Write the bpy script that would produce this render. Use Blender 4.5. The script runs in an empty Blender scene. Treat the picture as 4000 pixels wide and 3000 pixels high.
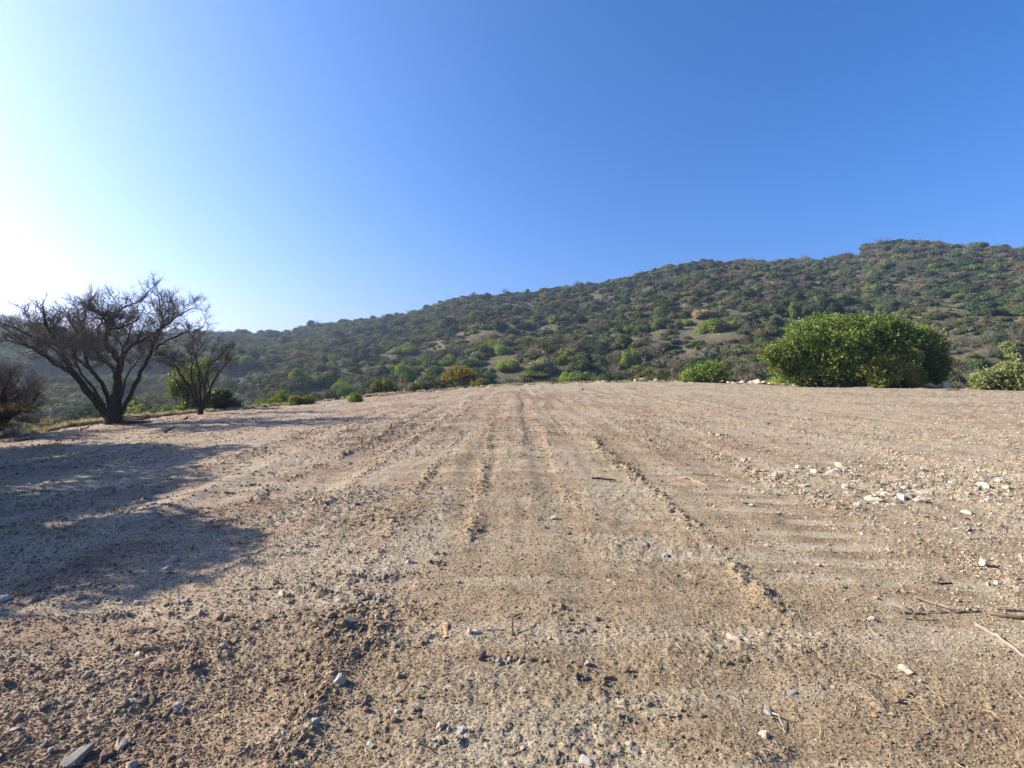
import bpy, math, random
import numpy as np

# ------------------------------------------------------------------ camera, world, sun, exposure
SC = bpy.context.scene
COL = SC.collection
W, H = 1024.0, 768.0
HFOV = math.radians(95.0)
F = (W / 2) / math.tan(HFOV / 2)            # focal length in pixels of the 1024 wide picture
EYE = 1.6
PITCH = math.radians(1.67)
cam_d = bpy.data.cameras.new('camera')
cam = bpy.data.objects.new('camera', cam_d)
COL.objects.link(cam)
cam_d.sensor_width = 36.0
cam_d.lens = 18.0 / math.tan(HFOV / 2)
cam_d.clip_start = 0.05
cam_d.clip_end = 6000
cam.location = (0, 0, EYE)
cam.rotation_euler = (math.radians(90) - PITCH, 0, 0)
SC.camera = cam

SUN_AZ = math.radians(-80.0)                # clockwise from +Y: far left, slightly ahead
SUN_EL = math.radians(30.0)
sun_dir = np.array([math.sin(SUN_AZ) * math.cos(SUN_EL), math.cos(SUN_AZ) * math.cos(SUN_EL), math.sin(SUN_EL)])

world = bpy.data.worlds.new('World')
SC.world = world
world.use_nodes = True
wn = world.node_tree.nodes
wl = world.node_tree.links
wn.clear()
w_out = wn.new('ShaderNodeOutputWorld')
w_bg = wn.new('ShaderNodeBackground')
w_sky = wn.new('ShaderNodeTexSky')
w_sky.sky_type = 'NISHITA'
w_sky.sun_disc = False
w_sky.sun_elevation = SUN_EL
w_sky.sun_rotation = SUN_AZ
w_sky.altitude = 600
w_sky.air_density = 1.0
w_sky.dust_density = 1.6
w_sky.ozone_density = 3.0
w_bg.inputs['Strength'].default_value = 0.078
w_hsv = wn.new('ShaderNodeHueSaturation')
w_hsv.inputs['Saturation'].default_value = 1.12
w_tint = wn.new('ShaderNodeMix'); w_tint.data_type = 'RGBA'; w_tint.blend_type = 'MULTIPLY'
w_tint.inputs[0].default_value = 1.0
w_tint.inputs[7].default_value = (0.44, 0.81, 1.21, 1)
wl.new(w_sky.outputs[0], w_hsv.inputs['Color'])
# the camera's rendering of blue sky: red falls off faster than the other channels
w_sep = wn.new('ShaderNodeSeparateColor'); w_com = wn.new('ShaderNodeCombineColor'); w_pow = wn.new('ShaderNodeMath')
w_pow.operation = 'POWER'; w_pow.inputs[1].default_value = 1.4
wl.new(w_hsv.outputs[0], w_sep.inputs[0]); wl.new(w_sep.outputs[0], w_pow.inputs[0]); wl.new(w_pow.outputs[0], w_com.inputs[0])
wl.new(w_sep.outputs[1], w_com.inputs[1]); wl.new(w_sep.outputs[2], w_com.inputs[2])
wl.new(w_com.outputs[0], w_tint.inputs[6])
wl.new(w_tint.outputs[2], w_bg.inputs['Color'])
wl.new(w_bg.outputs[0], w_out.inputs['Surface'])

sun_l = bpy.data.lights.new('sun', 'SUN')
sun_l.energy = 5.0
sun_l.angle = math.radians(0.53)
sun_l.color = (1.0, 0.92, 0.80)
sun = bpy.data.objects.new('sun', sun_l)
COL.objects.link(sun)
sun.location = (-60, 10, 60)
sun.rotation_euler = (math.radians(90) - SUN_EL, 0, math.pi - SUN_AZ)

SC.view_settings.view_transform = 'Standard'
SC.view_settings.look = 'None'
SC.view_settings.gamma = 1.0
SC.view_settings.use_curve_mapping = False
SC.view_settings.exposure = 1.26
SC.cycles.use_denoising = True
SC.cycles.denoising_input_passes = 'RGB_ALBEDO_NORMAL'
SC.cycles.max_bounces = 6
SC.cycles.diffuse_bounces = 3
SC.cycles.transparent_max_bounces = 8
SC.cycles.volume_bounces = 0
SC.cycles.volume_step_rate = 4.0

rng = np.random.default_rng(31052025)
random.seed(31)

# ------------------------------------------------------------------ noise
def _hash(ix, iy, seed):
    h = (ix.astype(np.int64) * 374761393 + iy.astype(np.int64) * 668265263 + seed * 974634777) & 0xFFFFFFFF
    h = ((h ^ (h >> 13)) * 1274126177) & 0xFFFFFFFF
    h = h ^ (h >> 16)
    return (h & 0xFFFF) / 32767.5 - 1.0

def vn(x, y, seed=0):
    x = np.asarray(x, float); y = np.asarray(y, float)
    ix = np.floor(x); iy = np.floor(y)
    fx = x - ix; fy = y - iy
    fx = fx * fx * fx * (fx * (fx * 6 - 15) + 10)
    fy = fy * fy * fy * (fy * (fy * 6 - 15) + 10)
    a = _hash(ix, iy, seed); b = _hash(ix + 1, iy, seed)
    c = _hash(ix, iy + 1, seed); d = _hash(ix + 1, iy + 1, seed)
    return (a + (b - a) * fx) * (1 - fy) + (c + (d - c) * fx) * fy

def fbm(x, y, scale, octv=4, seed=0, gain=0.5):
    s = 0; amp = 1.0; k = 1.0 / scale; t = 0
    ca, sa = math.cos(0.6), math.sin(0.6)
    x = np.asarray(x, float); y = np.asarray(y, float)
    for o in range(octv):
        s = s + amp * vn(x * k + o * 17.3, y * k - o * 9.1, seed + o)
        t += amp
        amp *= gain; k *= 2.03
        x, y = x * ca - y * sa, x * sa + y * ca
    return s / t

def crumbs(x, y, scale, seed=0, fill=0.7, jit=0.8):
    """rounded crumbs of random size on a jittered grid: 0 between them, up to 1 on top"""
    x = np.asarray(x, float) / scale; y = np.asarray(y, float) / scale
    ix = np.floor(x); iy = np.floor(y)
    out = np.zeros(x.shape)
    for dx in (-1, 0, 1):
        for dy in (-1, 0, 1):
            cx = ix + dx; cy = iy + dy
            h1 = _hash(cx, cy, seed); h2 = _hash(cx, cy, seed + 7); h3 = _hash(cx, cy, seed + 13); h4 = _hash(cx, cy, seed + 19)
            R = 0.22 + 0.48 * np.clip((h3 + 1) / 2, 0, 1) ** 1.6
            ex = x - (cx + .5 + h1 * .5 * jit); ey = y - (cy + .5 + h2 * .5 * jit)
            a = h4 * 3.1
            e1 = ex * np.cos(a) + ey * np.sin(a); e2 = (-ex * np.sin(a) + ey * np.cos(a)) * (1.25 + .3 * h1)
            d = np.maximum(np.abs(e1) * .85 + np.abs(e2) * .35, np.abs(e2) * .9 + np.abs(e1) * .3)
            hh = np.clip(1 - (d / R) ** 2.2, 0, 1) ** .6 * R * 1.5
            out = np.maximum(out, np.where((h4 * 7.3 % 1) < fill, hh, 0))
    return out

def sstep(a, b, x):
    t = np.clip((x - a) / (b - a), 0, 1)
    return t * t * (3 - 2 * t)

# ------------------------------------------------------------------ terrain height
HOR = 800.0           # picture row of the horizon (rows of a 2212 x 1659 copy)
S22 = 1024 / 2212.0
# edge of the graded pad, world x, y
EDGE = np.array([(-24, -30), (-22, -10), (-19, 0), (-17, 6), (-15.4, 13.7), (-16.2, 18), (-15.8, 22.2), (-13.2, 26.8), (-7.7, 38), (-4.6, 43.5),
                 (5, 54), (12, 60), (22, 60), (27, 54), (30, 48), (33.5, 44.0), (40, 42.6), (44, 40), (60, 34), (75, 10), (75, -30)], float)
_ea = np.arctan2(EDGE[:, 0], EDGE[:, 1]); _er = np.hypot(EDGE[:, 0], EDGE[:, 1])

def edge_r(a):
    return np.interp(a, _ea, _er, left=_er[0], right=_er[-1])

def sky_az(pts):
    p = np.array(pts, float)
    u = (p[:, 0] - 1106) * S22
    az = np.arctan2(u, F)
    tan_el = (HOR - p[:, 1]) * S22 / F * np.cos(az)
    return az, tan_el

SKY_A = sky_az([(-900, 690), (-200, 705), (100, 727), (300, 722), (430, 718), (520, 714), (600, 717), (700, 694), (800, 687), (860, 678), (920, 667),
                (960, 648), (1020, 635), (1100, 630), (1160, 630), (1190, 621), (1260, 614), (1330, 602), (1370, 591), (1430, 575),
                (1500, 566), (1560, 563), (1680, 572), (1800, 600), (1900, 638), (2000, 665), (2212, 690), (3200, 700)])
SKY_B = sky_az([(1000, 740), (1400, 640), (1500, 590), (1600, 566), (1680, 565), (1780, 559), (1850, 549), (1880, 526), (1950, 522), (2100, 524), (2140, 533),
                (2212, 539), (2400, 560), (3200, 640)])
SKY_C = sky_az([(-2000, 640), (-300, 645), (0, 674), (50, 684), (100, 700), (160, 722), (260, 735), (600, 745)])

def layer(a, r, sky, rb, R, zb, p=1.15, back=0.35, zback=-6):
    te = np.interp(a, sky[0], sky[1])
    zr = EYE + te * R - 1.6
    s = (r - rb) / (R - rb)
    up = zb + (zr - zb) * np.clip(s, 0, 1) ** p
    dn = zr - (r - R) * back
    z = np.where(s <= 1, up, np.maximum(dn, zback))
    # soften the crest
    return z - 0.6 * np.exp(-((s - 1) * 25) ** 2)

def Hc(x, y):
    """smooth height of ground, valley and hills"""
    x = np.asarray(x, float); y = np.asarray(y, float)
    r = np.hypot(x, y); a = np.arctan2(x, y)
    e = edge_r(a) + 0.5 * vn(a * 40, r * 0, 5) + 0.25 * vn(a * 170, r * 0, 6)
    plane = 0.031 * np.minimum(x + 0.6 * np.exp(-np.abs(x)), 0)
    plane = plane + 0.04 * fbm(x, y, 6.0, 3, 11) * sstep(2, 10, r)
    # right rear part of the pad lies a little higher
    plane = plane + 0.12 * sstep(30, 60, y) * sstep(-5, 15, x) * (1 - sstep(22, 30, x))
    d = np.maximum(r - e, 0)
    left = 1 - sstep(-0.7, -0.35, a)
    rate = 0.42 - 0.22 * left
    depth = 9.0 - 1.0 * left
    pad = plane - depth * (1 - np.exp(-(d / (depth / rate)) * (0.6 + 0.4 * sstep(0, 6, d)))) - 0.0 * d
    # hills
    rb = np.maximum(edge_r(a) + 30, 84)
    zb = -9.0
    A = layer(a, r, SKY_A, rb, 290 + 40 * np.cos(a * 2.0), zb, 1.12)
    B = layer(a, r, SKY_B, 170 + 0 * r, 430 + 0 * r, 5.0, 1.1)
    C = layer(a, r, SKY_C, 300 + 0 * r, 680 + 0 * r, 0.0, 1.1)
    hill = np.maximum(np.maximum(A, np.where(r > 170, B, -50)), np.where(r > 300, C, -50))
    w = sstep(0, 30, r - rb)
    bump = fbm(x, y, 46.0, 4, 21) * 4.0 * w * np.clip(1 - 0.0 * r, 0, 1) + fbm(x, y, 9.0, 3, 33) * 0.7 * w
    m = sstep(-12, 22, r - rb)
    z = pad * (1 - m) + np.maximum(hill + bump * (1 - 0.75 * np.exp(-((r - 310) / 60) ** 2)), pad - 4) * m
    return z

def pxw(x, c, w):
    return np.exp(-((x - c) / w) ** 2)

def masks(x, y):
    """windrow, cleat and rough-clod masks of the graded pad"""
    wob = 0.10 * fbm(x * 0 + 3.1, y, 2.2, 3, 41)
    rows = [(1.80, 0.12, 1.1, 3.3, 13), (3.75, 0.16, 0.8, 3.0, 15), (-0.95, 0.12, 0.75, 1.2, 4.2), (-0.45, 0.08, 0.7, 4.5, 16), (-1.25, 0.08, 0.5, 3.8, 18),
            (-3.35, 0.12, 0.9, 5.8, 24), (-2.2, 0.10, 0.55, 6.5, 30), (0.72, 0.07, 0.35, 6, 30), (4.9, 0.2, 0.5, 9, 34), (7.4, 0.2, 0.4, 8, 40), (-5.6, 0.2, 0.4, 8, 24),
            (2.9, 0.1, 0.45, 9, 30), (-4.6, .14, .5, 12, 36), (0.15, .08, .45, 9, 44), (1.25, .09, .4, 12, 46), (-1.7, .1, .4, 9, 40), (5.9, .16, .45, 14, 44), (9.5, .22, .4, 12, 40)]
    wr = 0 * x
    for c, wd, k, y0, y1 in rows:
        cc = c + wob * .6 + 0.10 * vn(y * 0 + c * 7.7, y / 3.1, 43) + 0.012 * (y - 5) * np.sign(c)
        prof = pxw(x, cc, wd * (1 + 0.5 * vn(x * 0 + c, y / 0.7, 44)))
        brk = np.clip(0.72 + 0.75 * vn(x * 0 + c * 3.3, y / 0.8, 45) + 0.4 * vn(x * 0 + c * 3.3, y / 0.27, 46), 0, 1.3)
        wr = wr + k * prof * brk * sstep(y0 - .6, y0 + .3, y) * (1 - sstep(y1 - 3, y1 + 1, y))
    lane = np.clip(0.72 + 1.1 * fbm(x, y * 0.35, 1.3, 2, 51), 0, 1)
    ph = (y + 0.10 * fbm(x, y, 1.1, 2, 52) + 0.05 * vn(x / 0.2, y / 0.3, 53)) / 0.235
    cl = np.exp(-((ph - np.floor(ph) - 0.5) / 0.16) ** 2)
    cl = cl * lane * np.clip(0.35 + 0.9 * vn(x / 0.16, y / 0.21, 54), 0, 1) * np.clip(.4 + 1.0 * vn(x / .55, np.floor(ph) * 3.7, 57), 0, 1.2)
    rough = np.clip(0.15 + 0.9 * fbm(x, y, 1.9, 4, 55) + 0.30 * sstep(0.3, -2.5, x) * sstep(7, 3, y), 0, 1)
    rough = rough + 0.8 * pxw(x, 6.2, 2.2) * pxw(y, 6.6, 1.2) + 0.9 * pxw(x, -3.4, 1.0) * pxw(y, 12.2, 2.4)
    return wr, cl, np.clip(rough, 0, 1.5)

def tread(x, y):
    """pressed smooth cross bands left by the machine's tracks, 0..1"""
    ph = (y + 0.10 * x + 0.09 * fbm(x, y, 1.6, 2, 151)) / 0.37
    f = ph - np.floor(ph)
    b = sstep(0.0, 0.12, f) * (1 - sstep(0.45, 0.62, f))
    zone = pxw(x, 2.85, 0.95) * sstep(2.3, 3.2, y) * (1 - sstep(6, 9, y)) * 1.2
    zone = zone + 0.75 * sstep(5.0, 8.0, y) * np.clip(0.5 + 1.4 * fbm(x, y * .6, 1.5, 2, 152), 0, 1)
    zone = zone + 0.45 * pxw(x, 0.7, 0.9) * sstep(2.2, 3.2, y)
    n = np.clip(0.55 + 0.9 * vn(x / 0.45, np.floor(ph) * 5.3, 153) + .4 * vn(x / .12, y / .1, 154), 0, 1)
    return np.clip(b * zone * n, 0, 1)

def Hd(x, y):
    """fine relief on the pad"""
    r = np.hypot(x, y); a = np.arctan2(x, y)
    inside = 1 - sstep(-1.5, 3, r - edge_r(a))
    wr, cl, rough = masks(x, y)
    z = 0.020 * fbm(x, y, 0.7, 3, 61)
    z = z + 0.006 * vn(x / 0.09, y / 0.09, 64) * (0.4 + rough)
    z = z + 0.040 * fbm(x, y * 0.07, 0.55, 3, 62) * sstep(2, 6, y) * (1 - sstep(30, 50, y))
    soft = np.clip(0.55 + 1.5 * fbm(x * .7, y * 1.3, 0.9, 3, 63), 0.08, 1.15)
    near = r < 16
    cr = np.zeros_like(r)
    if near.any():
        xn, yn = (x[near], y[near]) if np.ndim(x) else (x, y)
        sn = soft[near] if np.ndim(x) else soft
        rn = r[near] if np.ndim(x) else r
        q = (crumbs(xn, yn, 0.021, 201, .8) * 0.0085 * (1 - sstep(4, 8, rn)) + crumbs(xn, yn, 0.042, 202, .6) * 0.017 + crumbs(xn + 3, yn, 0.085, 203, .35) * 0.030 * np.clip(sn - .45, 0, 1)) * (0.30 + .85 * sn)
        if np.ndim(x): cr[near] = q
        else: cr = q
    z = z + cr * (0.42 + 0.6 * rough)
    g = soft * np.maximum(vn(x / 0.055, y / 0.055, 66), 0) ** 1.5
    z = z + g * 0.020 * (0.45 + 0.9 * rough) * sstep(7, 14, r)
    z = z + vn(x / 0.012, y / 0.012, 67) * 0.0016 * (1 - sstep(4, 9, r))
    gm = np.maximum(vn(x / 0.11, y / 0.11, 68) - 0.25, 0)
    z = z + gm * 0.045 * rough
    gl = np.maximum(vn(x / 0.33, y / 0.22, 69) - 0.2, 0) ** 1.3
    z = z + gl * 0.05 * sstep(9, 22, r)
    z = z + wr * (0.032 + 0.03 * vn(x / 0.05, y / 0.05, 70) + 0.02 * vn(x / 0.13, y / 0.13, 71))
    z = z + cl * 0.030 * (1 + 0.5 * vn(x / 0.03, y / 0.03, 72))
    z = z * (1 - 0.55 * tread(x, y)) - 0.010 * tread(x, y)
    # ruts between the windrows
    z = z - 0.018 * np.exp(-((np.abs(x - 0.9) - 0.35) / 0.22) ** 2) - 0.022 * pxw(x, -2.7, 0.3)
    # small berm along the rim
    z = z + (0.10 + 0.16 * vn(a * 60, r * .5, 73) + .07 * vn(a * 190, r, 74)) * np.exp(-((r - edge_r(a) + 1.2) / 0.7) ** 2) * sstep(-0.5, 0.2, a)
    return z * inside

def Hf(x, y):
    return Hc(x, y) + Hd(x, y)

# ------------------------------------------------------------------ picture point -> place on the ground
def ray(px, py):
    """px, py in the 4000 x 3000 photograph"""
    u = (px - 2000) * 0.256; v = (py - 1500) * 0.256
    d = np.array([u / F, 1.0, -v / F])
    c, s = math.cos(PITCH), math.sin(PITCH)
    return np.array([d[0], d[1] * c + d[2] * s, d[2] * c - d[1] * s])

_T = np.concatenate([np.arange(0.8, 30, 0.05), np.arange(30, 120, 0.4), np.arange(120, 900, 2.0)])

def at(px, py, fine=True):
    d = ray(px, py)
    X = d[0] * _T; Y = d[1] * _T; Z = EYE + d[2] * _T
    g = Hc(X, Y)
    hit = np.nonzero(Z < g)[0]
    if len(hit) == 0:
        i = len(_T) - 1
    else:
        i = hit[0]
    lo, hi = _T[max(i - 1, 0)], _T[i]
    for _ in range(18):
        m = (lo + hi) / 2
        if EYE + d[2] * m < float(Hc(d[0] * m, d[1] * m)):
            hi = m
        else:
            lo = m
    t = hi
    x, y = d[0] * t, d[1] * t
    z = float(Hf(x, y)) if fine else float(Hc(x, y))
    return np.array([x, y, z])

def on_plane(px, py, Y):
    d = ray(px, py)
    t = Y / d[1]
    return np.array([d[0] * t, Y, EYE + d[2] * t])

# ------------------------------------------------------------------ soil colour (own tones, with sunlit paleness painted in toward the right)
def soil(x, y):
    base = np.array([0.405, 0.312, 0.200])
    pink = np.array([0.465, 0.350, 0.262])
    cream = np.array([0.535, 0.435, 0.290])
    red = np.array([0.330, 0.185, 0.115])
    dark = np.array([0.230, 0.165, 0.108])
    pale = np.array([0.510, 0.430, 0.315])
    x = np.asarray(x, float); y = np.asarray(y, float)
    o = np.ones(x.shape + (3,)) * base
    def mix(o, c, m):
        m = np.clip(m, 0, 1)[..., None]
        return o * (1 - m) + c * m
    o = mix(o, pink, sstep(1, -4, x) * 0.8)
    o = mix(o, cream, sstep(1, 9, x + 0.12 * y) * 0.85)  # part cream soil, part down-sun brightness put into the colour
    n = fbm(x, y, 3.6, 4, 81)
    o = mix(o, red, sstep(0.12, 0.6, n) * 0.42)
    o = mix(o, red, 0.65 * np.exp(-((y - 22) / 9) ** 2) * np.exp(-((x - 3) / 6) ** 2) * sstep(-.5, .5, fbm(x, y * .5, 2.5, 3, 83)))
    lf = 1 - 0.7 * sstep(1.0, -0.5, x) * sstep(6, 4, y)
    o = mix(o, dark, sstep(0.1, 0.55, fbm(x, y, 0.9, 4, 85)) * 0.35 * lf)
    o = mix(o, dark, sstep(0.0, 0.5, fbm(x, y * 3, 0.5, 3, 86)) * 0.30 * lf)
    o = mix(o, pale, sstep(0.12, 0.5, fbm(x, y * 1.6, 1.4, 4, 87)) * 0.55)
    o = mix(o, pale, sstep(0.25, 0.6, fbm(x * .5, y * 1.5, 0.5, 3, 88)) * 0.30)
    st = fbm(x, y * 0.10, 0.42, 3, 89) * sstep(1.5, 5, y)
    o = mix(o, dark, sstep(0.10, 0.5, st) * 0.45)
    o = mix(o, pale, sstep(0.10, 0.5, -st) * 0.45)
    o = mix(o, pale * 1.08, sstep(0.12, 0.45, fbm(x * .35, y * 2.2, 0.55, 3, 90)) * 0.5)
    o = mix(o, pale * 1.05, tread(x, y) * 0.85)
    return o * 0.69 * np.array([1.0, .985, .93])

# ------------------------------------------------------------------ mesh helpers
def new_mesh(name, V, Fc, mats, fmat=None, smooth=False, attrs=None):
    """V (n,3), Fc (m,k) of constant k or list of such arrays"""
    me = bpy.data.meshes.new(name)
    V = np.asarray(V, np.float32)
    if isinstance(Fc, np.ndarray):
        Fc = [Fc]
    loops = np.concatenate([f.ravel() for f in Fc]).astype(np.int32)
    sizes = np.concatenate([np.full(len(f), f.shape[1], np.int32) for f in Fc])
    starts = np.concatenate([[0], np.cumsum(sizes)[:-1]]).astype(np.int32)
    me.vertices.add(len(V)); me.vertices.foreach_set('co', V.ravel())
    me.loops.add(len(loops)); me.loops.foreach_set('vertex_index', loops)
    me.polygons.add(len(sizes)); me.polygons.foreach_set('loop_start', starts)
    for m in mats:
        me.materials.append(m)
    if fmat is not None:
        me.polygons.foreach_set('material_index', np.asarray(fmat, np.int32))
    me.polygons.foreach_set('use_smooth', np.full(len(sizes), bool(smooth)))
    me.update(calc_edges=True)
    if attrs:
        for n, (dom, typ, arr) in attrs.items():
            at_ = me.attributes.new(n, typ, dom)
            key = {'FLOAT': 'value', 'FLOAT_COLOR': 'color', 'FLOAT_VECTOR': 'vector', 'INT': 'value'}[typ]
            at_.data.foreach_set(key, np.asarray(arr, np.float32 if typ != 'INT' else np.int32).ravel())
    return me

def link(name, me, parent=None, loc=None, label=None, cat=None, group=None, kind=None, tint=None, rot=None, scale=None):
    o = bpy.data.objects.new(name, me)
    COL.objects.link(o)
    if parent is not None:
        o.parent = parent
    if loc is not None:
        o.location = [float(c) for c in loc]
    if rot is not None:
        o.rotation_euler = [float(c) for c in rot]
    if scale is not None:
        o.scale = [float(c) for c in scale] if hasattr(scale, '__len__') else (float(scale),) * 3
    if label: o['label'] = label
    if cat: o['category'] = cat
    if group: o['group'] = group
    if kind: o['kind'] = kind
    if tint is not None: o['tint'] = [float(c) for c in tint]
    return o

class Buf:
    """collects tubes and quads"""
    def __init__(self):
        self.V = []; self.Q = []; self.T = []; self.n = 0
    def tube(self, P, R, sides=6):
        P = np.asarray(P, float); R = np.asarray(R, float)
        n = len(P)
        T = np.gradient(P, axis=0)
        T /= np.linalg.norm(T, axis=1)[:, None] + 1e-9
        up = np.array([0.13, 0.21, 0.97])
        A = np.cross(T, up); A /= np.linalg.norm(A, axis=1)[:, None] + 1e-6
        B = np.cross(T, A)
        th = np.arange(sides) * 2 * math.pi / sides
        ring = A[:, None, :] * np.cos(th)[None, :, None] + B[:, None, :] * np.sin(th)[None, :, None]
        V = P[:, None, :] + ring * R[:, None, None]
        b = self.n
        self.V.append(V.reshape(-1, 3)); self.n += n * sides
        i = np.arange(n - 1)[:, None] * sides; j = np.arange(sides)[None, :]; j2 = (j + 1) % sides
        self.Q.append(np.stack([b + i + j, b + i + j2, b + i + sides + j2, b + i + sides + j], -1).reshape(-1, 4))
        # end cap
        self.V.append(P[-1:] + T[-1:] * R[-1]); c = self.n; self.n += 1
        e = b + (n - 1) * sides
        jj = np.arange(sides)
        self.T.append(np.stack([e + jj, e + (jj + 1) % sides, np.full(sides, c)], -1))
    def add(self, V, Q=None, T=None):
        b = self.n
        self.V.append(np.asarray(V, float)); self.n += len(V)
        if Q is not None and len(Q): self.Q.append(np.asarray(Q) + b)
        if T is not None and len(T): self.T.append(np.asarray(T) + b)
    def mesh(self, name, mats, smooth=True, attrs=None):
        f = []
        if self.Q: f.append(np.concatenate(self.Q))
        if self.T: f.append(np.concatenate(self.T))
        return new_mesh(name, np.concatenate(self.V), f, mats, smooth=smooth, attrs=attrs)

def ico(sub=1):
    t = (1 + 5 ** .5) / 2
    V = [(-1, t, 0), (1, t, 0), (-1, -t, 0), (1, -t, 0), (0, -1, t), (0, 1, t), (0, -1, -t), (0, 1, -t), (t, 0, -1), (t, 0, 1), (-t, 0, -1), (-t, 0, 1)]
    Fa = [(0, 11, 5), (0, 5, 1), (0, 1, 7), (0, 7, 10), (0, 10, 11), (1, 5, 9), (5, 11, 4), (11, 10, 2), (10, 7, 6), (7, 1, 8),
          (3, 9, 4), (3, 4, 2), (3, 2, 6), (3, 6, 8), (3, 8, 9), (4, 9, 5), (2, 4, 11), (6, 2, 10), (8, 6, 7), (9, 8, 1)]
    V = [np.array(v) / np.linalg.norm(v) for v in V]
    for _ in range(sub):
        cache = {}; nf = []
        def mid(a, b):
            k = (min(a, b), max(a, b))
            if k not in cache:
                m = V[a] + V[b]; V.append(m / np.linalg.norm(m)); cache[k] = len(V) - 1
            return cache[k]
        for a, b, c in Fa:
            ab, bc, ca = mid(a, b), mid(b, c), mid(c, a)
            nf += [(a, ab, ca), (b, bc, ab), (c, ca, bc), (ab, bc, ca)]
        Fa = nf
    return np.array(V), np.array(Fa)
ICO0, ICO1, ICO2 = ico(0), ico(1), ico(2)

def rock_verts(seed, sub=1, jag=0.22, planes=7, flat=0.75):
    g = np.random.default_rng(seed)
    V, Fa = (ICO1 if sub == 1 else ICO2) if sub else ICO0
    V = V.copy()
    # cut by random planes for facets
    for _ in range(planes):
        n = g.normal(size=3); n /= np.linalg.norm(n)
        d = g.uniform(0.50, 0.85)
        k = V @ n
        V = V - np.maximum(k - d, 0)[:, None] * n
    V = V * (1 + g.normal(size=(len(V), 1)) * jag * 0.25)
    V *= np.array([1.0, g.uniform(.65, .95), flat * g.uniform(.75, 1.15)])
    return V, Fa

# ------------------------------------------------------------------ materials
def mat(name):
    m = bpy.data.materials.new(name)
    m.use_nodes = True
    nt = m.node_tree
    b = nt.nodes['Principled BSDF']
    b.inputs['Specular IOR Level'].default_value = 0.25
    return m, nt, b

def N(nt, t, **kw):
    n = nt.nodes.new(t)
    for k, v in kw.items():
        setattr(n, k, v)
    return n

def mixcol(nt, fac, a, b, mode='MIX'):
    m = N(nt, 'ShaderNodeMix', data_type='RGBA', blend_type=mode)
    for i, s in ((0, fac), (6, a), (7, b)):
        if isinstance(s, bpy.types.NodeSocket): nt.links.new(s, m.inputs[i])
        elif i == 0: m.inputs[0].default_value = s
        else: m.inputs[i].default_value = (*s, 1) if len(s) == 3 else s
    return m.outputs[2]

def noise(nt, scale, detail=4, rough=0.55, coord='Object', stretch=None):
    tc = N(nt, 'ShaderNodeTexCoord')
    src = tc.outputs[coord]
    if stretch:
        mp = N(nt, 'ShaderNodeMapping'); mp.inputs['Scale'].default_value = stretch
        nt.links.new(src, mp.inputs[0]); src = mp.outputs[0]
    n = N(nt, 'ShaderNodeTexNoise'); n.inputs['Scale'].default_value = scale
    n.inputs['Detail'].default_value = detail; n.inputs['Roughness'].default_value = rough
    nt.links.new(src, n.inputs['Vector'])
    return n.outputs['Fac']

def ramp(nt, src, p0, p1, c0=(0, 0, 0), c1=(1, 1, 1)):
    r = N(nt, 'ShaderNodeValToRGB')
    r.color_ramp.elements[0].position = p0; r.color_ramp.elements[1].position = p1
    r.color_ramp.elements[0].color = (*c0, 1); r.color_ramp.elements[1].color = (*c1, 1)
    nt.links.new(src, r.inputs[0])
    return r.outputs[0]

def bump(nt, bsdf, h, strength=0.5, dist=0.01):
    b = N(nt, 'ShaderNodeBump'); b.inputs['Strength'].default_value = strength; b.inputs['Distance'].default_value = dist
    nt.links.new(h, b.inputs['Height']); nt.links.new(b.outputs[0], bsdf.inputs['Normal'])

def m_ground():
    m, nt, b = mat('graded_soil')
    at_ = N(nt, 'ShaderNodeAttribute', attribute_name='soil')
    grit = noise(nt, 60, 3, 0.7)
    g = ramp(nt, grit, 0.32, 0.68, (0.50, 0.48, 0.46), (1.38, 1.40, 1.42))
    c = mixcol(nt, 1.0, at_.outputs['Color'], g, 'MULTIPLY')
    g3 = ramp(nt, noise(nt, 7, 4, 0.75), 0.3, 0.7, (0.80, 0.79, 0.77), (1.16, 1.17, 1.18))
    c = mixcol(nt, 1.0, c, g3, 'MULTIPLY')
    nt.links.new(c, b.inputs['Base Color'])
    b.inputs['Roughness'].default_value = 0.95
    b.inputs['Specular IOR Level'].default_value = 0.12
    bump(nt, b, noise(nt, 110, 4, 0.7), 0.8, 0.006)
    return m

def m_tinted(name, rough=0.8, transl=0.0, varattr=True, nscale=None, spec=0.2, bmp=0.0):
    m, nt, b = mat(name)
    t = N(nt, 'ShaderNodeAttribute', attribute_type='INSTANCER', attribute_name='tint')
    c = t.outputs['Color']
    if varattr:
        v = N(nt, 'ShaderNodeAttribute', attribute_name='v')
        c = mixcol(nt, 1.0, c, v.outputs['Color'], 'MULTIPLY')
    if nscale:
        c = mixcol(nt, 1.0, c, ramp(nt, noise(nt, nscale, 4, 0.6), 0.3, 0.7, (0.68, 0.67, 0.65), (1.25, 1.25, 1.27)), 'MULTIPLY')
    nt.links.new(c, b.inputs['Base Color'])
    b.inputs['Roughness'].default_value = rough
    b.inputs['Specular IOR Level'].default_value = spec
    if bmp:
        bump(nt, b, noise(nt, (nscale or 5) * 2.5, 4, 0.7), 0.7, bmp)
    if transl:
        tr = N(nt, 'ShaderNodeBsdfTranslucent')
        tc = mixcol(nt, 1.0, c, (1.25, 1.2, 0.6), 'MULTIPLY')
        nt.links.new(tc, tr.inputs['Color'])
        mx = N(nt, 'ShaderNodeMixShader'); mx.inputs[0].default_value = transl
        nt.links.new(b.outputs[0], mx.inputs[1]); nt.links.new(tr.outputs[0], mx.inputs[2])
        nt.links.new(mx.outputs[0], nt.nodes['Material Output'].inputs['Surface'])
    return m

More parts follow.
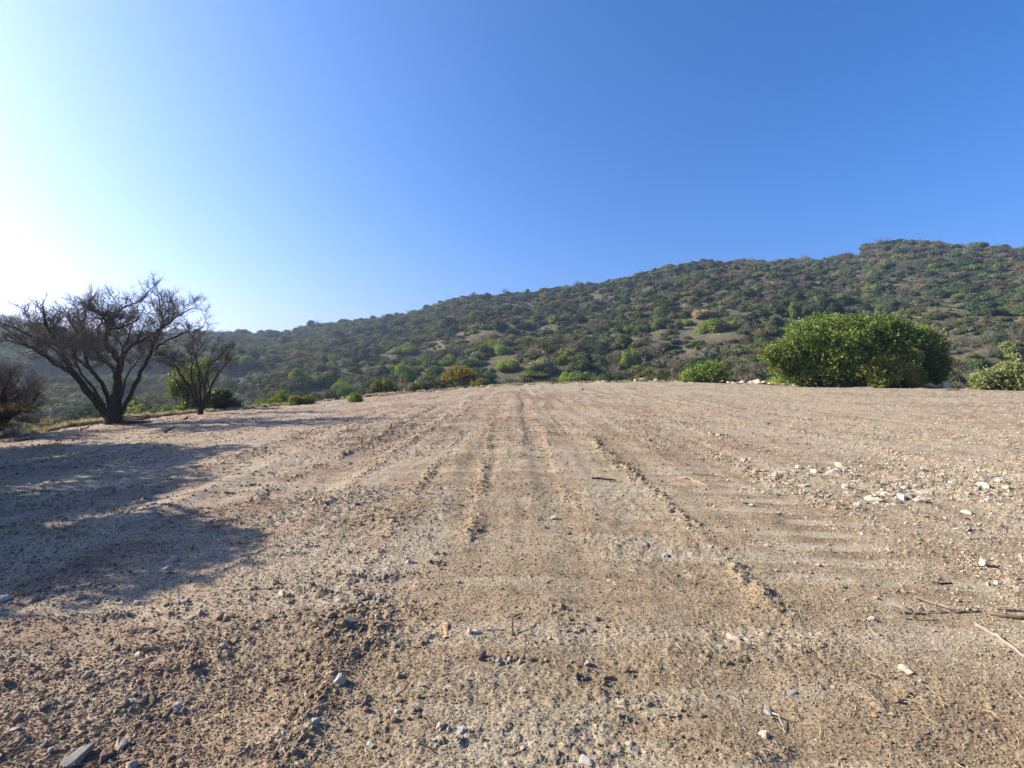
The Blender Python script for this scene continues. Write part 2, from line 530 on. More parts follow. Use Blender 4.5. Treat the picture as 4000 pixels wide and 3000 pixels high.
def m_plain(name, c0, c1, scale, rough=0.85, bmp=0.01, stretch=None, spec=0.2):
    m, nt, b = mat(name)
    n = noise(nt, scale, 5, 0.65, stretch=stretch)
    nt.links.new(ramp(nt, n, 0.3, 0.7, c0, c1), b.inputs['Base Color'])
    b.inputs['Roughness'].default_value = rough
    b.inputs['Specular IOR Level'].default_value = spec
    if bmp: bump(nt, b, noise(nt, scale * 2, 5, 0.7, stretch=stretch), 0.8, bmp)
    return m

def m_hill():
    m, nt, b = mat('hill_soil')
    n1 = noise(nt, 0.02, 5, 0.65); n2 = noise(nt, 0.15, 5, 0.65); n3 = noise(nt, 1.2, 4, 0.7)
    c = ramp(nt, n1, 0.35, 0.62, (0.068, 0.070, 0.040), (0.135, 0.120, 0.074))
    c = mixcol(nt, ramp(nt, n2, 0.46, 0.66), c, (0.165, 0.142, 0.09))
    c = mixcol(nt, 1.0, c, ramp(nt, n3, 0.3, 0.7, (0.6, 0.6, 0.58), (1.35, 1.33, 1.3)), 'MULTIPLY')
    nt.links.new(c, b.inputs['Base Color'])
    b.inputs['Roughness'].default_value = 1.0; b.inputs['Specular IOR Level'].default_value = 0.05
    bump(nt, b, n3, 0.9, 0.5)
    return m

M_ground = m_ground()
M_hill = m_hill()
M_clod = m_tinted('soil_clod', 0.95, varattr=False, nscale=30, spec=0.1, bmp=0.003)
M_stone = m_tinted('field_stone', 0.85, varattr=False, nscale=9, spec=0.25, bmp=0.006)
M_leaf = m_tinted('shrub_leaves', 0.8, transl=0.25, spec=0.08)
M_leafnear = m_tinted('evergreen_leaves', 0.5, transl=0.30, spec=0.25)
M_twig = m_tinted('grey_twigs', 0.9, varattr=True, spec=0.1)
M_bark = m_plain('dark_bark', (0.018, 0.014, 0.011), (0.060, 0.046, 0.036), 14, 0.95, 0.02, (1, 1, 0.35), 0.1)
M_twigdark = m_plain('espino_twigs', (0.075, 0.062, 0.052), (0.145, 0.118, 0.095), 6, 0.9, 0, None, 0.15)
M_wooddark = m_plain('weathered_dark_wood', (0.030, 0.022, 0.018), (0.11, 0.078, 0.058), 25, 0.85, 0.004, (1, 1, 1))
M_woodpale = m_plain('bleached_wood', (0.24, 0.185, 0.125), (0.42, 0.34, 0.24), 25, 0.8, 0.004)
M_woodbrown = m_plain('brown_dead_wood', (0.10, 0.062, 0.045), (0.26, 0.18, 0.13), 25, 0.85, 0.004)
M_barkorange = m_plain('orange_bark', (0.34, 0.17, 0.075), (0.60, 0.36, 0.18), 40, 0.8, 0.006)
M_drygrass = m_tinted('dry_grass', 0.8, transl=0.25, spec=0.15)
M_straw = m_plain('straw', (0.40, 0.31, 0.19), (0.68, 0.56, 0.38), 3, 0.8, 0)
M_leaforange = m_plain('fallen_leaf', (0.45, 0.19, 0.08), (0.62, 0.33, 0.16), 60, 0.7, 0.002)

# ------------------------------------------------------------------ ground sheet (fine near the camera) and hills
def build_ground():
    u = np.arange(-640, 641, 1.22)
    ang = np.arctan2(u, F)
    rest = np.linspace(ang[-1], 2 * math.pi + ang[0], 70)[1:-1]
    ang = np.concatenate([ang, rest])
    v = np.concatenate([np.arange(600, 40, -1.05), np.arange(40, 12, -0.62), np.arange(12, 7.2, -0.30)])
    rr = EYE * F / v
    rr = np.concatenate([[0.25, 0.55, 0.9, 1.1], rr])
    A, R = np.meshgrid(ang, rr)
    X = R * np.sin(A); Y = R * np.cos(A)
    Z = Hf(X, Y)
    C = soil(X, Y)
    # beyond the rim: dry grass and scrub soil
    out = sstep(0.2, 2.5, R - edge_r(np.arctan2(X, Y)))[..., None]
    gr = np.array([0.34, 0.28, 0.19]) * (1 + 0.3 * fbm(X, Y, 1.5, 4, 91))[..., None]
    far = sstep(8, 20, R - edge_r(np.arctan2(X, Y)))[..., None]
    gr = gr * (1 - far) + np.array([0.15, 0.125, 0.085]) * far
    C = C * (1 - out) + gr * out
    n, m = X.shape
    V = np.stack([X, Y, Z], -1).reshape(-1, 3)
    i = np.arange(n - 1)[:, None] * m; j = np.arange(m)[None, :]; j2 = (j + 1) % m
    Q = np.stack([i + j, i + m + j, i + m + j2, i + j2], -1).reshape(-1, 4)
    c = len(V)
    V = np.concatenate([V, [[0, 0, float(Hf(np.array(0.), np.array(0.)))]]])
    jj = np.arange(m)
    T = np.stack([jj, (jj + 1) % m, np.full(m, c)], -1)
    col = np.concatenate([C.reshape(-1, 3), C[0, :1]])
    col = np.concatenate([col, np.ones((len(col), 1))], 1)
    me = new_mesh('ground', V, [Q, T[:, ::-1].copy()], [M_ground], smooth=True, attrs={'soil': ('POINT', 'FLOAT_COLOR', col)})
    link('ground', me, kind='structure')
    # hills
    u = np.arange(-900, 901, 4.0)
    ang2 = np.arctan2(u, F)
    ang2 = np.concatenate([ang2, np.linspace(ang2[-1], 2 * math.pi + ang2[0], 60)[1:-1]])
    r2 = np.concatenate([[rr[-1] - 1.5], np.linspace(rr[-1], 480, 230), np.linspace(490, 1500, 70)])
    A, R = np.meshgrid(ang2, r2)
    X = R * np.sin(A); Y = R * np.cos(A)
    Z = Hf(X, Y); Z[0] -= 1.0
    n, m = X.shape
    V = np.stack([X, Y, Z], -1).reshape(-1, 3)
    i = np.arange(n - 1)[:, None] * m; j = np.arange(m)[None, :]; j2 = (j + 1) % m
    Q = np.stack([i + j, i + m + j, i + m + j2, i + j2], -1).reshape(-1, 4)
    link('hills', new_mesh('hills', V, Q, [M_hill], smooth=True), kind='structure')
build_ground()

# ------------------------------------------------------------------ geometry-nodes scatter for what nobody could count
def scatter(name, P, rot, scl, idx, tint, protos, label=None, cat=None):
    """protos: list of meshes; all instances form one object of kind stuff"""
    coll = bpy.data.collections.new(name + '_kinds')
    for k, me in enumerate(protos):
        o = bpy.data.objects.new('%s_kind_%02d' % (name, k), me)
        coll.objects.link(o)
    me = bpy.data.meshes.new(name)
    P = np.asarray(P, np.float32)
    me.vertices.add(len(P)); me.vertices.foreach_set('co', P.ravel())
    for n, typ, arr, key in (('rot', 'FLOAT_VECTOR', rot, 'vector'), ('scl', 'FLOAT_VECTOR', scl, 'vector'), ('idx', 'INT', idx, 'value'), ('tint', 'FLOAT_COLOR', tint, 'color')):
        a = me.attributes.new(n, typ, 'POINT')
        arr = np.asarray(arr, np.int32 if typ == 'INT' else np.float32)
        if typ == 'FLOAT_COLOR': arr = np.concatenate([arr, np.ones((len(arr), 1), np.float32)], 1)
        a.data.foreach_set(key, np.ascontiguousarray(arr).ravel())
    o = link(name, me, kind='stuff', label=label, cat=cat)
    ng = bpy.data.node_groups.new(name, 'GeometryNodeTree')
    ng.interface.new_socket('Geometry', in_out='INPUT', socket_type='NodeSocketGeometry')
    ng.interface.new_socket('Geometry', in_out='OUTPUT', socket_type='NodeSocketGeometry')
    gi = ng.nodes.new('NodeGroupInput'); go = ng.nodes.new('NodeGroupOutput')
    iop = ng.nodes.new('GeometryNodeInstanceOnPoints')
    ci = ng.nodes.new('GeometryNodeCollectionInfo')
    ci.inputs['Collection'].default_value = coll
    ci.inputs['Separate Children'].default_value = True
    ci.inputs['Reset Children'].default_value = True
    iop.inputs['Pick Instance'].default_value = True
    def na(nm, typ):
        a = ng.nodes.new('GeometryNodeInputNamedAttribute'); a.data_type = typ; a.inputs['Name'].default_value = nm
        return a.outputs['Attribute']
    L = ng.links.new
    L(gi.outputs[0], iop.inputs['Points']); L(ci.outputs[0], iop.inputs['Instance'])
    L(na('idx', 'INT'), iop.inputs['Instance Index'])
    e = ng.nodes.new('FunctionNodeEulerToRotation')
    L(na('rot', 'FLOAT_VECTOR'), e.inputs[0]); L(e.outputs[0], iop.inputs['Rotation'])
    L(na('scl', 'FLOAT_VECTOR'), iop.inputs['Scale'])
    L(iop.outputs[0], go.inputs[0])
    md = o.modifiers.new('scatter', 'NODES'); md.node_group = ng
    return o

# ------------------------------------------------------------------ shrubs
def lobes_dome(g, n, spread=0.62, hgt=0.9):
    L = []
    for k in range(n):
        a = g.uniform(0, 2 * math.pi); q = spread * math.sqrt(g.uniform(0, 1))
        s = g.uniform(0.28, 0.5)
        z = g.uniform(0.18, 1) * hgt * (1 - 0.55 * (q / spread) ** 2) - s * 0.5
        L.append((q * math.cos(a), q * math.sin(a), max(z, s * 0.35), s, s * g.uniform(.75, 1.0)))
    return L

def leaf_cloud(g, L, n, size, out=1.25, core=True, shell=0.35, elong=1.6):
    """many small leaf faces over the lobes' outer shells; returns V, Q, T, v"""
    w = np.array([l[3] ** 2 for l in L]); w /= w.sum()
    k = g.choice(len(L), n, p=w)
    C = np.array([[l[0], l[1], l[2]] for l in L])[k]
    S = np.array([[l[3], l[3], l[4]] for l in L])[k]
    D = g.normal(size=(n, 3)); D[:, 2] = np.abs(D[:, 2]) * 0.9 + D[:, 2] * 0.1
    D /= np.linalg.norm(D, axis=1)[:, None]
    rad = 1 - shell * g.uniform(0, 1, n) ** 2 + 0.10 * g.normal(size=n)
    P = C + D * S * rad[:, None]
    P[:, 2] = np.maximum(P[:, 2], 0.02 * g.uniform(size=n))
    nrm = D * out + g.normal(size=(n, 3)) * 0.55
    nrm /= np.linalg.norm(nrm, axis=1)[:, None]
    t = np.cross(nrm, g.normal(size=(n, 3))); t /= np.linalg.norm(t, axis=1)[:, None]
    b = np.cross(nrm, t)
    sz = size * g.uniform(0.6, 1.35, n)[:, None]
    V = np.stack([P - t * sz * elong * .5, P + b * sz * .42 + nrm * sz * .15, P + t * sz * elong * .5, P - b * sz * .42 + nrm * sz * .15], 1).reshape(-1, 3)
    Q = np.arange(4 * n).reshape(-1, 4)
    # colour variation belongs to the sprig, not to the light
    clump = 0.85 + 0.3 * g.uniform(size=len(L))[k]
    v = clump * g.uniform(0.72, 1.30, n)
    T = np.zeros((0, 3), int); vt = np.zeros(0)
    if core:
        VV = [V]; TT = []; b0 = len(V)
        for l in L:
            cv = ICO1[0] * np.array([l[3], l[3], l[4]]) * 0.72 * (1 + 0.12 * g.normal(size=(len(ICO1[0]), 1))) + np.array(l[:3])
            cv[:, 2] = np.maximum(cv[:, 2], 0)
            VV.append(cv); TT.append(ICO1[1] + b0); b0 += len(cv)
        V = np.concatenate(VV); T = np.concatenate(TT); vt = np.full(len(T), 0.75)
    return V, Q, T, np.concatenate([v, vt])

def vcol(v):
    return np.stack([v, v, v, np.ones_like(v)], 1)

def shrub_mesh(name, seed, nl, n, size, material=None, **kw):
    g = np.random.default_rng(seed)
    L = lobes_dome(g, nl, kw.pop('spread', .62), kw.pop('hgt', .9))
    V, Q, T, v = leaf_cloud(g, L, n, size, **kw)
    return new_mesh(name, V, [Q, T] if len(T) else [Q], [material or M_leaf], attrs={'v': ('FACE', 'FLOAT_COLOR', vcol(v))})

def twig_shrub_mesh(name, seed, stems=26, sub=9, r0=0.012, leaf=0):
    """leafless shrub: thin stems fanning up from the base with twigs"""
    g = np.random.default_rng(seed)
    B = Buf()
    for _ in range(stems):
        a = g.uniform(0, 2 * math.pi); lean = g.uniform(0.15, 1.15)
        d = np.array([math.cos(a) * math.sin(lean), math.sin(a) * math.sin(lean), math.cos(lean)])
        L = g.uniform(0.75, 1.05)
        n = 5
        P = [np.array([0, 0, 0.]) + g.normal(size=3) * [.05, .05, 0]]
        for k in range(n):
            d = d + g.normal(size=3) * 0.16 + np.array([0, 0, 0.05]); d /= np.linalg.norm(d)
            P.append(P[-1] + d * L / n)
        B.tube(P, np.linspace(r0 * 1.6, r0 * .5, n + 1), 3)
        for q in range(sub):
            i = g.integers(2, n + 1)
            dd = d + g.normal(size=3) * 0.55; dd /= np.linalg.norm(dd)
            p = np.array(P[i]); P2 = [p]
            for k in range(2):
                dd = dd + g.normal(size=3) * .25; dd /= np.linalg.norm(dd)
                P2.append(P2[-1] + dd * g.uniform(.10, .22))
            B.tube(P2, [r0 * .6, r0 * .5, r0 * .3], 3)
    V = np.concatenate(B.V); Q = np.concatenate(B.Q); T = np.concatenate(B.T)
    V[:, 2] = np.maximum(V[:, 2], 0)
    nv = len(Q) + len(T)
    v = g.uniform(.8, 1.2, nv)
    return new_mesh(name, V, [Q, T], [M_twig], attrs={'v': ('FACE', 'FLOAT_COLOR', vcol(v))})

EVER = [shrub_mesh('evergreen_shrub', 100 + k, 7 + k % 4, 1500, 0.095, hgt=0.75 + 0.12 * (k % 4)) for k in range(8)]
EVERNEAR = [shrub_mesh('evergreen_shrub', 150 + k, 9 + k, 3600, 0.062, hgt=0.85) for k in range(4)]
LOW = [shrub_mesh('low_shrub', 200 + k, 6, 1000, 0.085, spread=.7, hgt=.42, shell=.7) for k in range(5)]
LOOSE = [shrub_mesh('loose_shrub', 250 + k, 7, 900, 0.08, spread=.6, hgt=.8, shell=.9, core=False) for k in range(4)]
BARE = [twig_shrub_mesh('leafless_shrub', 300 + k) for k in range(5)]
HILLP = EVER + LOW + LOOSE + BARE
nE, nL, nO, nB = len(EVER), len(LOW), len(LOOSE), len(BARE)

T_DARK = np.array([0.052, 0.072, 0.034]); T_MID = np.array([0.090, 0.112, 0.052]); T_GREY = np.array([0.150, 0.150, 0.105])
T_OLIVE = np.array([0.140, 0.150, 0.055]); T_BRIGHT = np.array([0.205, 0.270, 0.048]); T_YELL = np.array([0.20, 0.20, 0.050])
T_BROWN = np.array([0.130, 0.095, 0.065]); T_BARE = np.array([0.150, 0.128, 0.112]); T_RUST = np.array([0.25, 0.13, 0.05]); T_TAN = np.array([0.30, 0.23, 0.15])
T_DARK, T_MID, T_GREY, T_OLIVE, T_BRIGHT, T_YELL, T_BROWN, T_BARE, T_RUST, T_TAN = [t_ * np.array([1.17, 1.16, .95]) for t_ in (T_DARK, T_MID, T_GREY, T_OLIVE, T_BRIGHT, T_YELL, T_BROWN, T_BARE, T_RUST, T_TAN)]

CLEAR = []      # clearings in the scrub: photo x, y, half width, half height in photo pixels
for c in [(2580, 1355, 90, 22), (3560, 1110, 170, 30), (3760, 1180, 120, 20), (1960, 1325, 0, 0), (1720, 1372, 60, 10), (1480, 1385, 60, 12), (2010, 1465, 80, 28),
          (3800, 1400, 110, 22), (3850, 1440, 100, 20), (2260, 1160, 80, 18), (2350, 1150, 70, 25), (2040, 1190, 90, 14), (1900, 1150, 60, 12), (1020, 1395, 60, 12), (2700, 1010, 50, 12), (3300, 1195, 50, 10)]:
    if c[2]: CLEAR.append(c)

def to_px(P):
    """world points to photograph pixels"""
    c, s = math.cos(PITCH), math.sin(PITCH)
    X = P[:, 0]; Y = P[:, 1]; Z = P[:, 2] - EYE
    yc = Y * c - Z * s; zc = Z * c + Y * s
    yc = np.maximum(yc, 0.01)
    return 2000 + X / yc * F / 0.256, 1500 - zc / yc * F / 0.256

def build_scrub():
    n = 125000
    a = rng.uniform(-1.25, 1.25, n)
    r = np.sqrt(rng.uniform(50 ** 2, 640 ** 2, n))
    keep = rng.uniform(size=n) < np.where(r < 330, 1.0, 0.50)
    a, r = a[keep], r[keep]
    # near valley: extra small shrubs
    m = 7200
    a2 = rng.uniform(-1.2, 1.2, m); r2 = edge_r(a2) + 3 + rng.uniform(0, 1, m) ** 0.8 * 60
    a = np.concatenate([a, a2]); r = np.concatenate([r, r2])
    d = r - edge_r(a)
    near_t = np.concatenate([np.zeros(len(a) - m, bool), np.ones(m, bool)])
    ok = (d > 5)
    ok &= ~((a < -0.45) & (d < 12 + 3 * rng.normal(size=len(a))))
    x = r * np.sin(a); y = r * np.cos(a)
    z = Hc(x, y)
    P = np.stack([x, y, z], 1)
    px, py = to_px(P)
    dens = 0.92 + 0.80 * fbm(x, y, 38.0, 3, 401) + 0.25 * sstep(180, 70, r)
    ok &= rng.uniform(size=len(a)) < np.clip(dens, 0.10, 0.95)
    for (cx, cy, hw, hh) in CLEAR:
        q = ((px - cx) / hw) ** 2 + ((py - cy) / hh) ** 2
        ok &= ~((q < 1) & (rng.uniform(size=len(a)) < 0.72))
    for (_n, _l, (bx0, by0, bx1, by1), _t) in NAMED:
        pb_ = at((bx0 + bx1) / 2, by1 - 4, fine=False); rb_ = math.hypot(pb_[0], pb_[1])
        hw_ = (bx1 - bx0) * .5; cxb = (bx0 + bx1) * .5
        ok &= ~((np.abs(px - cxb) < hw_ * 1.05) & (r < rb_ + 2) & (py < by1 + 45) & (py > by0) & (r > rb_ - 22))
    # hidden behind ridges: march a few samples of the sight line
    vis = np.ones(len(a), bool)
    top = z + 3.0
    for f_ in np.linspace(0.25, 0.97, 22):
        zz = EYE + (top - EYE) * f_
        vis &= ~(Hc(x * f_, y * f_) > zz + 1.5)
    ok &= vis | (np.abs(a) > 0.9)
    ok &= ~((r < 44) & (a < 0.3))
    x, y, z, r, a, px, py, near_t = [q[ok] for q in (x, y, z, r, a, px, py, near_t)]
    k = len(x)
    size = np.exp(rng.normal(0.40, 0.45, k))
    big = rng.uniform(size=k) < 0.19
    size = np.where(big, size * 1.75, size)
    size = np.clip(size, 0.8, 4.6) * np.where(r > 330, 1.45, 1.0)
    size = np.where(near_t & (r < 110), size * np.where(a < -.05, .95, .72), size)
    t = rng.uniform(size=k)
    zone = fbm(x, y, 60, 3, 402)
    rightlow = sstep(0.15, 0.5, a) * sstep(260, 120, r)
    # kind probabilities
    pb = np.clip(0.20 + 0.35 * rightlow + 0.2 * zone, 0.05, 0.6)     # bare
    pl = 0.24; po = 0.12
    kind = np.where(t < pb, 3, np.where(t < pb + pl, 1, np.where(t < pb + pl + po, 2, 0)))
    kind = np.where(big & (kind == 3), 0, kind)
    idx = np.where(kind == 0, rng.integers(0, nE, k), np.where(kind == 1, nE + rng.integers(0, nL, k),
          np.where(kind == 2, nE + nL + rng.integers(0, nO, k), nE + nL + nO + rng.integers(0, nB, k))))
    tint = np.zeros((k, 3))
    q = rng.uniform(size=k)
    pal0 = np.where((q < .5)[:, None], T_DARK, np.where((q < .8)[:, None], T_MID, np.where((q < .95)[:, None], T_OLIVE * .85, T_BRIGHT * .6)))
    pal1 = np.where((q < .4)[:, None], T_GREY, np.where((q < .7)[:, None], T_OLIVE * .8, np.where((q < .9)[:, None], T_MID, T_BROWN)))
    pal2 = np.where((q < .5)[:, None], T_GREY, np.where((q < .8)[:, None], T_BROWN, T_OLIVE))
    pal3 = np.where((q < .7)[:, None], T_BARE, np.where((q < .9)[:, None], T_BROWN, T_TAN * .8))
    tint = np.where((kind == 0)[:, None], pal0, np.where((kind == 1)[:, None], pal1, np.where((kind == 2)[:, None], pal2, pal3)))
    tint = tint * rng.uniform(0.75, 1.3, (k, 1)) * (1 + 0.06 * rng.normal(size=(k, 3)))
    sc = np.stack([size, size * rng.uniform(.8, 1.2, k), size * rng.uniform(.75, 1.25, k)], 1)
    rot = np.stack([0 * x, 0 * x, rng.uniform(0, 6.28, k)], 1)
    P = np.stack([x, y, z - 0.08 * size], 1)
    inview = (px > -20) & (px < 4020) & (y > 0)
    app = size / r * inview
    solid = np.zeros(k, bool)
    LB = {0: ('evergreen_shrub', 'evergreen shrub', 200), 1: ('low_shrub', 'low spreading shrub', 120), 3: ('leafless_shrub', 'leafless twiggy shrub', 130)}
    def words(i, what):
        t = tint[i]
        colr = ('bright green' if t[1] > 1.35 * t[0] and t[1] > .09 else 'dark green' if t[1] > 1.2 * t[0] else 'olive green' if t[1] > 1.0 * t[0] else 'greyish brown')
        if what.startswith('leafless'): colr = 'greyish brown' if t[0] > .09 else 'dark brown'
        sz = 'big' if size[i] > 2.6 else 'medium' if size[i] > 1.6 else 'small'
        hor = ('at the left edge', 'on the left', 'left of the middle', 'right of the middle', 'on the right', 'at the right edge')[int(np.clip(px[i] / 4000 * 6, 0, 5))]
        ver = 'near the skyline' if (py[i] < 1230) else 'midway up the slope' if py[i] < 1400 else 'just beyond the field rim'
        return '%s %s %s %s, %s' % (sz, colr, what, ver, hor)
    for kk, (nm, what, cap) in LB.items():
        ii = np.nonzero((kind == kk) & inview)[0]
        ii = ii[np.argsort(-app[ii])][:cap]
        for i in ii:
            me = EVERNEAR[i % len(EVERNEAR)] if (kk < 3 and r[i] < 125) else HILLP[idx[i]]
            link(nm, me, loc=P[i], rot=rot[i], scale=sc[i], label=words(i, what), cat='shrub', group=what + 's on the hillside', tint=tint[i])
        solid[ii] = True
    s = ~solid
    scatter('hillside_scrub', P[s], rot[s], sc[s], idx[s], tint[s], HILLP, label='dense scrub of countless small shrubs covering the hills', cat='scrub')
    print('scrub', s.sum(), 'individual', solid.sum())
# ---- shrubs one can point at, given by their box in the photograph (x0, y top, x1, y bottom)
NAMED = [
    ('bright_shrub', 'lime green round crowned shrub with dark right side, midway up the left slope', (1530, 1337, 1650, 1388), T_BRIGHT * .75),
    ('bright_shrub', 'tall lime green shrub with an orange brown bush at its foot', (1530, 1412, 1635, 1486), T_BRIGHT),
    ('yellow_shrub', 'low yellow green mounded shrub hugging the left rim of the field', (1112, 1530, 1240, 1584), T_YELL),
    ('bright_shrub', 'large bright green rounded shrub directly right of the low yellow green mound', (1279, 1462, 1400, 1562), T_BRIGHT * .8),
    ('grey_green_shrub', 'big grey green rounded shrub behind the large bright one at the left rim', (1210, 1436, 1315, 1510), T_MID * 1.35),
    ('bright_shrub', 'small bright green shrub low on the rim, right of the large bright one', (1360, 1530, 1422, 1574), T_BRIGHT * .9),
    ('bright_shrub', 'yellow green shrub joined to a dark one, right of the slender thin tree', (892, 1415, 1000, 1468), T_BRIGHT * .8),
    ('rust_shrub', 'small rust orange bush left of the low yellow green mound', (1040, 1515, 1100, 1560), T_RUST),
    ('rust_shrub', 'small orange brown bush at the foot of the tall lime green shrub', (1560, 1470, 1610, 1505), T_RUST * .8),
    ('bright_shrub', 'olive green shrub merging into grey scrub above the ochre tree', (1715, 1378, 1800, 1432), T_BRIGHT * .75),
    ('bright_shrub', 'wide lime green double shrub above the stepped bright green shrub', (1903, 1337, 2010, 1388), T_BRIGHT),
    ('bright_shrub', 'stepped bright green shrub left of the long low green row', (1935, 1384, 2035, 1450), T_BRIGHT * .9),
    ('bright_shrub', 'long low row-like green shrub just above the middle of the rim', (2010, 1440, 2155, 1474), T_BRIGHT * .7),
    ('bright_shrub', 'flat lime green shrub high in the middle of the slope', (1826, 1283, 1872, 1306), T_BRIGHT * .9),
    ('bright_shrub', 'small round lime green shrub near the top of the middle slope', (2138, 1230, 2182, 1266), T_BRIGHT * .9),
    ('bright_shrub', 'upright green shrub above the domed shrub at the rim', (2165, 1368, 2222, 1428), T_BRIGHT * .75),
    ('bright_shrub', 'domed bright green shrub with black shadow side, right behind the rim at mid picture', (2180, 1434, 2276, 1497), T_BRIGHT * .85),
    ('bright_shrub', 'tallest bright green leafy tree-like shrub right of mid slope', (2415, 1350, 2502, 1440), T_BRIGHT * .85),
    ('bright_shrub', 'green rounded shrub above the tallest bright one', (2430, 1262, 2488, 1302), T_BRIGHT * .65),
    ('bright_shrub', 'narrow upright green shrub beside dark bushes on the right slope', (2541, 1242, 2582, 1290), T_BRIGHT * .7),
    ('bright_shrub', 'green shrub at the left end of the green thicket on the right slope', (2655, 1235, 2710, 1275), T_BRIGHT * .75),
    ('bright_shrub', 'ragged bright green thicket below the dead tan bush', (2715, 1240, 2830, 1302), T_BRIGHT * .75),
    ('bright_shrub', 'bright green shrub at the right end of the green thicket', (2830, 1240, 2890, 1285), T_BRIGHT * .8),
    ('tan_shrub', 'dead pale tan brushy bush above the ragged green thicket', (2700, 1197, 2795, 1244), T_TAN),
    ('bright_shrub', 'olive shrub crouching at the rim right of the domed one', (2280, 1450, 2348, 1496), T_BRIGHT * .55),
    ('bright_shrub', 'mid green shrub at the rim left of the small leafy shrub', (2550, 1435, 2620, 1494), T_BRIGHT * .6),
    ('bright_shrub', 'broad light green tree on the hillside above the huge round shrub', (3066, 1160, 3140, 1246), T_BRIGHT * .6),
    ('dark_shrub', 'black green spreading shrub right beside the broad light green tree', (3140, 1175, 3215, 1246), T_DARK * .8),
    ('dark_shrub', 'dark dome on the skyline at the left end of the summit', (3385, 928, 3440, 962), T_DARK),
    ('dark_shrub', 'dark domed shrub on the low skyline left of mid picture', (1020, 1285, 1110, 1322), T_DARK * 1.1),
    ('dark_shrub', 'pair of dark crowns standing on the far left skyline hump', (905, 1280, 985, 1312), T_DARK * 1.2),
]
NEARM = [shrub_mesh('leafy_shrub', 400 + k, 12 + k, 5200, 0.062, hgt=0.95) for k in range(4)]
build_scrub()
for i, (nm, lab, (x0, y0, x1, y1), tn) in enumerate(NAMED):
    p = at((x0 + x1) / 2, y1 - 4, fine=False)
    dep = p[1]
    wd = (x1 - x0) * 0.256 / F * dep; ht = (y1 - y0) * 0.256 / F * dep
    o = link(nm, NEARM[i % 4], loc=p - np.array([0, 0, 0.05 * ht]), rot=(0, 0, i * 1.3), scale=(wd / 1.9, wd / 2.1, ht / 1.12), label=lab, cat='shrub', tint=tn)

# ---- the fuller band of shrubs just behind the rim, left of centre to centre
def rim_band():
    g = np.random.default_rng(91)
    tints = [(T_BRIGHT * .8, 'bright green'), (T_OLIVE, 'olive green'), (T_MID, 'grey green'), (T_DARK, 'dark green'), (T_YELL * .7, 'yellowish'), (T_DARK, 'dark green'), (T_BROWN * 1.1, 'brownish')]
    n = 46
    for k in range(n):
        a = -0.66 + (k + g.uniform()) / n * 0.98
        r = float(edge_r(a)) + g.uniform(2.0, 9.0)
        x, y = r * math.sin(a), r * math.cos(a); z = float(Hc(x, y))
        px, py = to_px(np.array([[x, y, z + 1.5]])); px = float(px[0])
        if abs(px - 1790) < 75 or (2110 < px < 2290): continue
        t, w = tints[g.integers(0, len(tints))]
        s = g.uniform(.8, 1.55) * (r / 45) ** .6; h = s * g.uniform(1.1, 1.9) + .35
        near = 'behind the left rim' if px < 1300 else 'behind the rim left of the ochre tree' if px < 1790 else 'behind the rim right of the ochre tree'
        link('rim_shrub', EVERNEAR[k % 4] if k % 3 else NEARM[k % 4], loc=(x, y, z - .1), rot=(0, 0, g.uniform(0, 6.28)), scale=(s, s * g.uniform(.8, 1.2), h),
             label='%s %s leafy shrub %s' % ('tall' if h > 2.2 else 'broad' if s > 1.2 else 'small', w, near), cat='shrub', group='shrubs along the far rim', tint=t * g.uniform(.85, 1.15))
rim_band()

# ---- ochre half-bare tree with a forked trunk at the rim
def fork_tree():
    Y = 50.0
    base = on_plane(1795, 1530, Y); base[2] = float(Hc(base[0], base[1])) - .1
    root = link('ochre_tree', None, loc=base, label='sparse ochre leaved tree with a forked dark trunk standing at the rim', cat='tree')
    k = 0.256 / F * Y
    def w(px, py, dy=0.0):
        q = on_plane(px, py, Y + dy); return q - base
    B = Buf(); g = np.random.default_rng(5)
    for pts, r0 in (([(1795, 1530), (1783, 1518), (1765, 1500), (1745, 1478)], .16), ([(1797, 1530), (1803, 1515), (1810, 1495), (1822, 1470)], .15),
                    ([(1780, 1512), (1785, 1490), (1790, 1462)], .09), ([(1806, 1505), (1830, 1485), (1838, 1470)], .08)):
        P = [w(*q, dy=g.uniform(-.6, .6) * j / 3) for j, q in enumerate(pts)]
        B.tube(P, np.linspace(r0, r0 * .35, len(P)), 6)
    link('trunk', B.mesh('trunk', [M_bark]), parent=root)
    L = []
    for px, py, s in ((1765, 1470, 1.1), (1790, 1456, 1.2), (1815, 1466, 1.2), (1832, 1480, .9), (1750, 1490, .9), (1775, 1485, .8), (1722, 1498, .7)):
        q = w(px, py, g.uniform(-1, 1)); L.append((q[0], q[1], q[2], s, s * .75))
    V, Q, T, v = leaf_cloud(g, L, 3000, 0.14, core=False, shell=1.0)
    link('crown', new_mesh('crown', V, [Q], [M_leaf], attrs={'v': ('FACE', 'FLOAT_COLOR', vcol(v))}), parent=root, tint=T_YELL * np.array([.80, .62, .55]))
fork_tree()

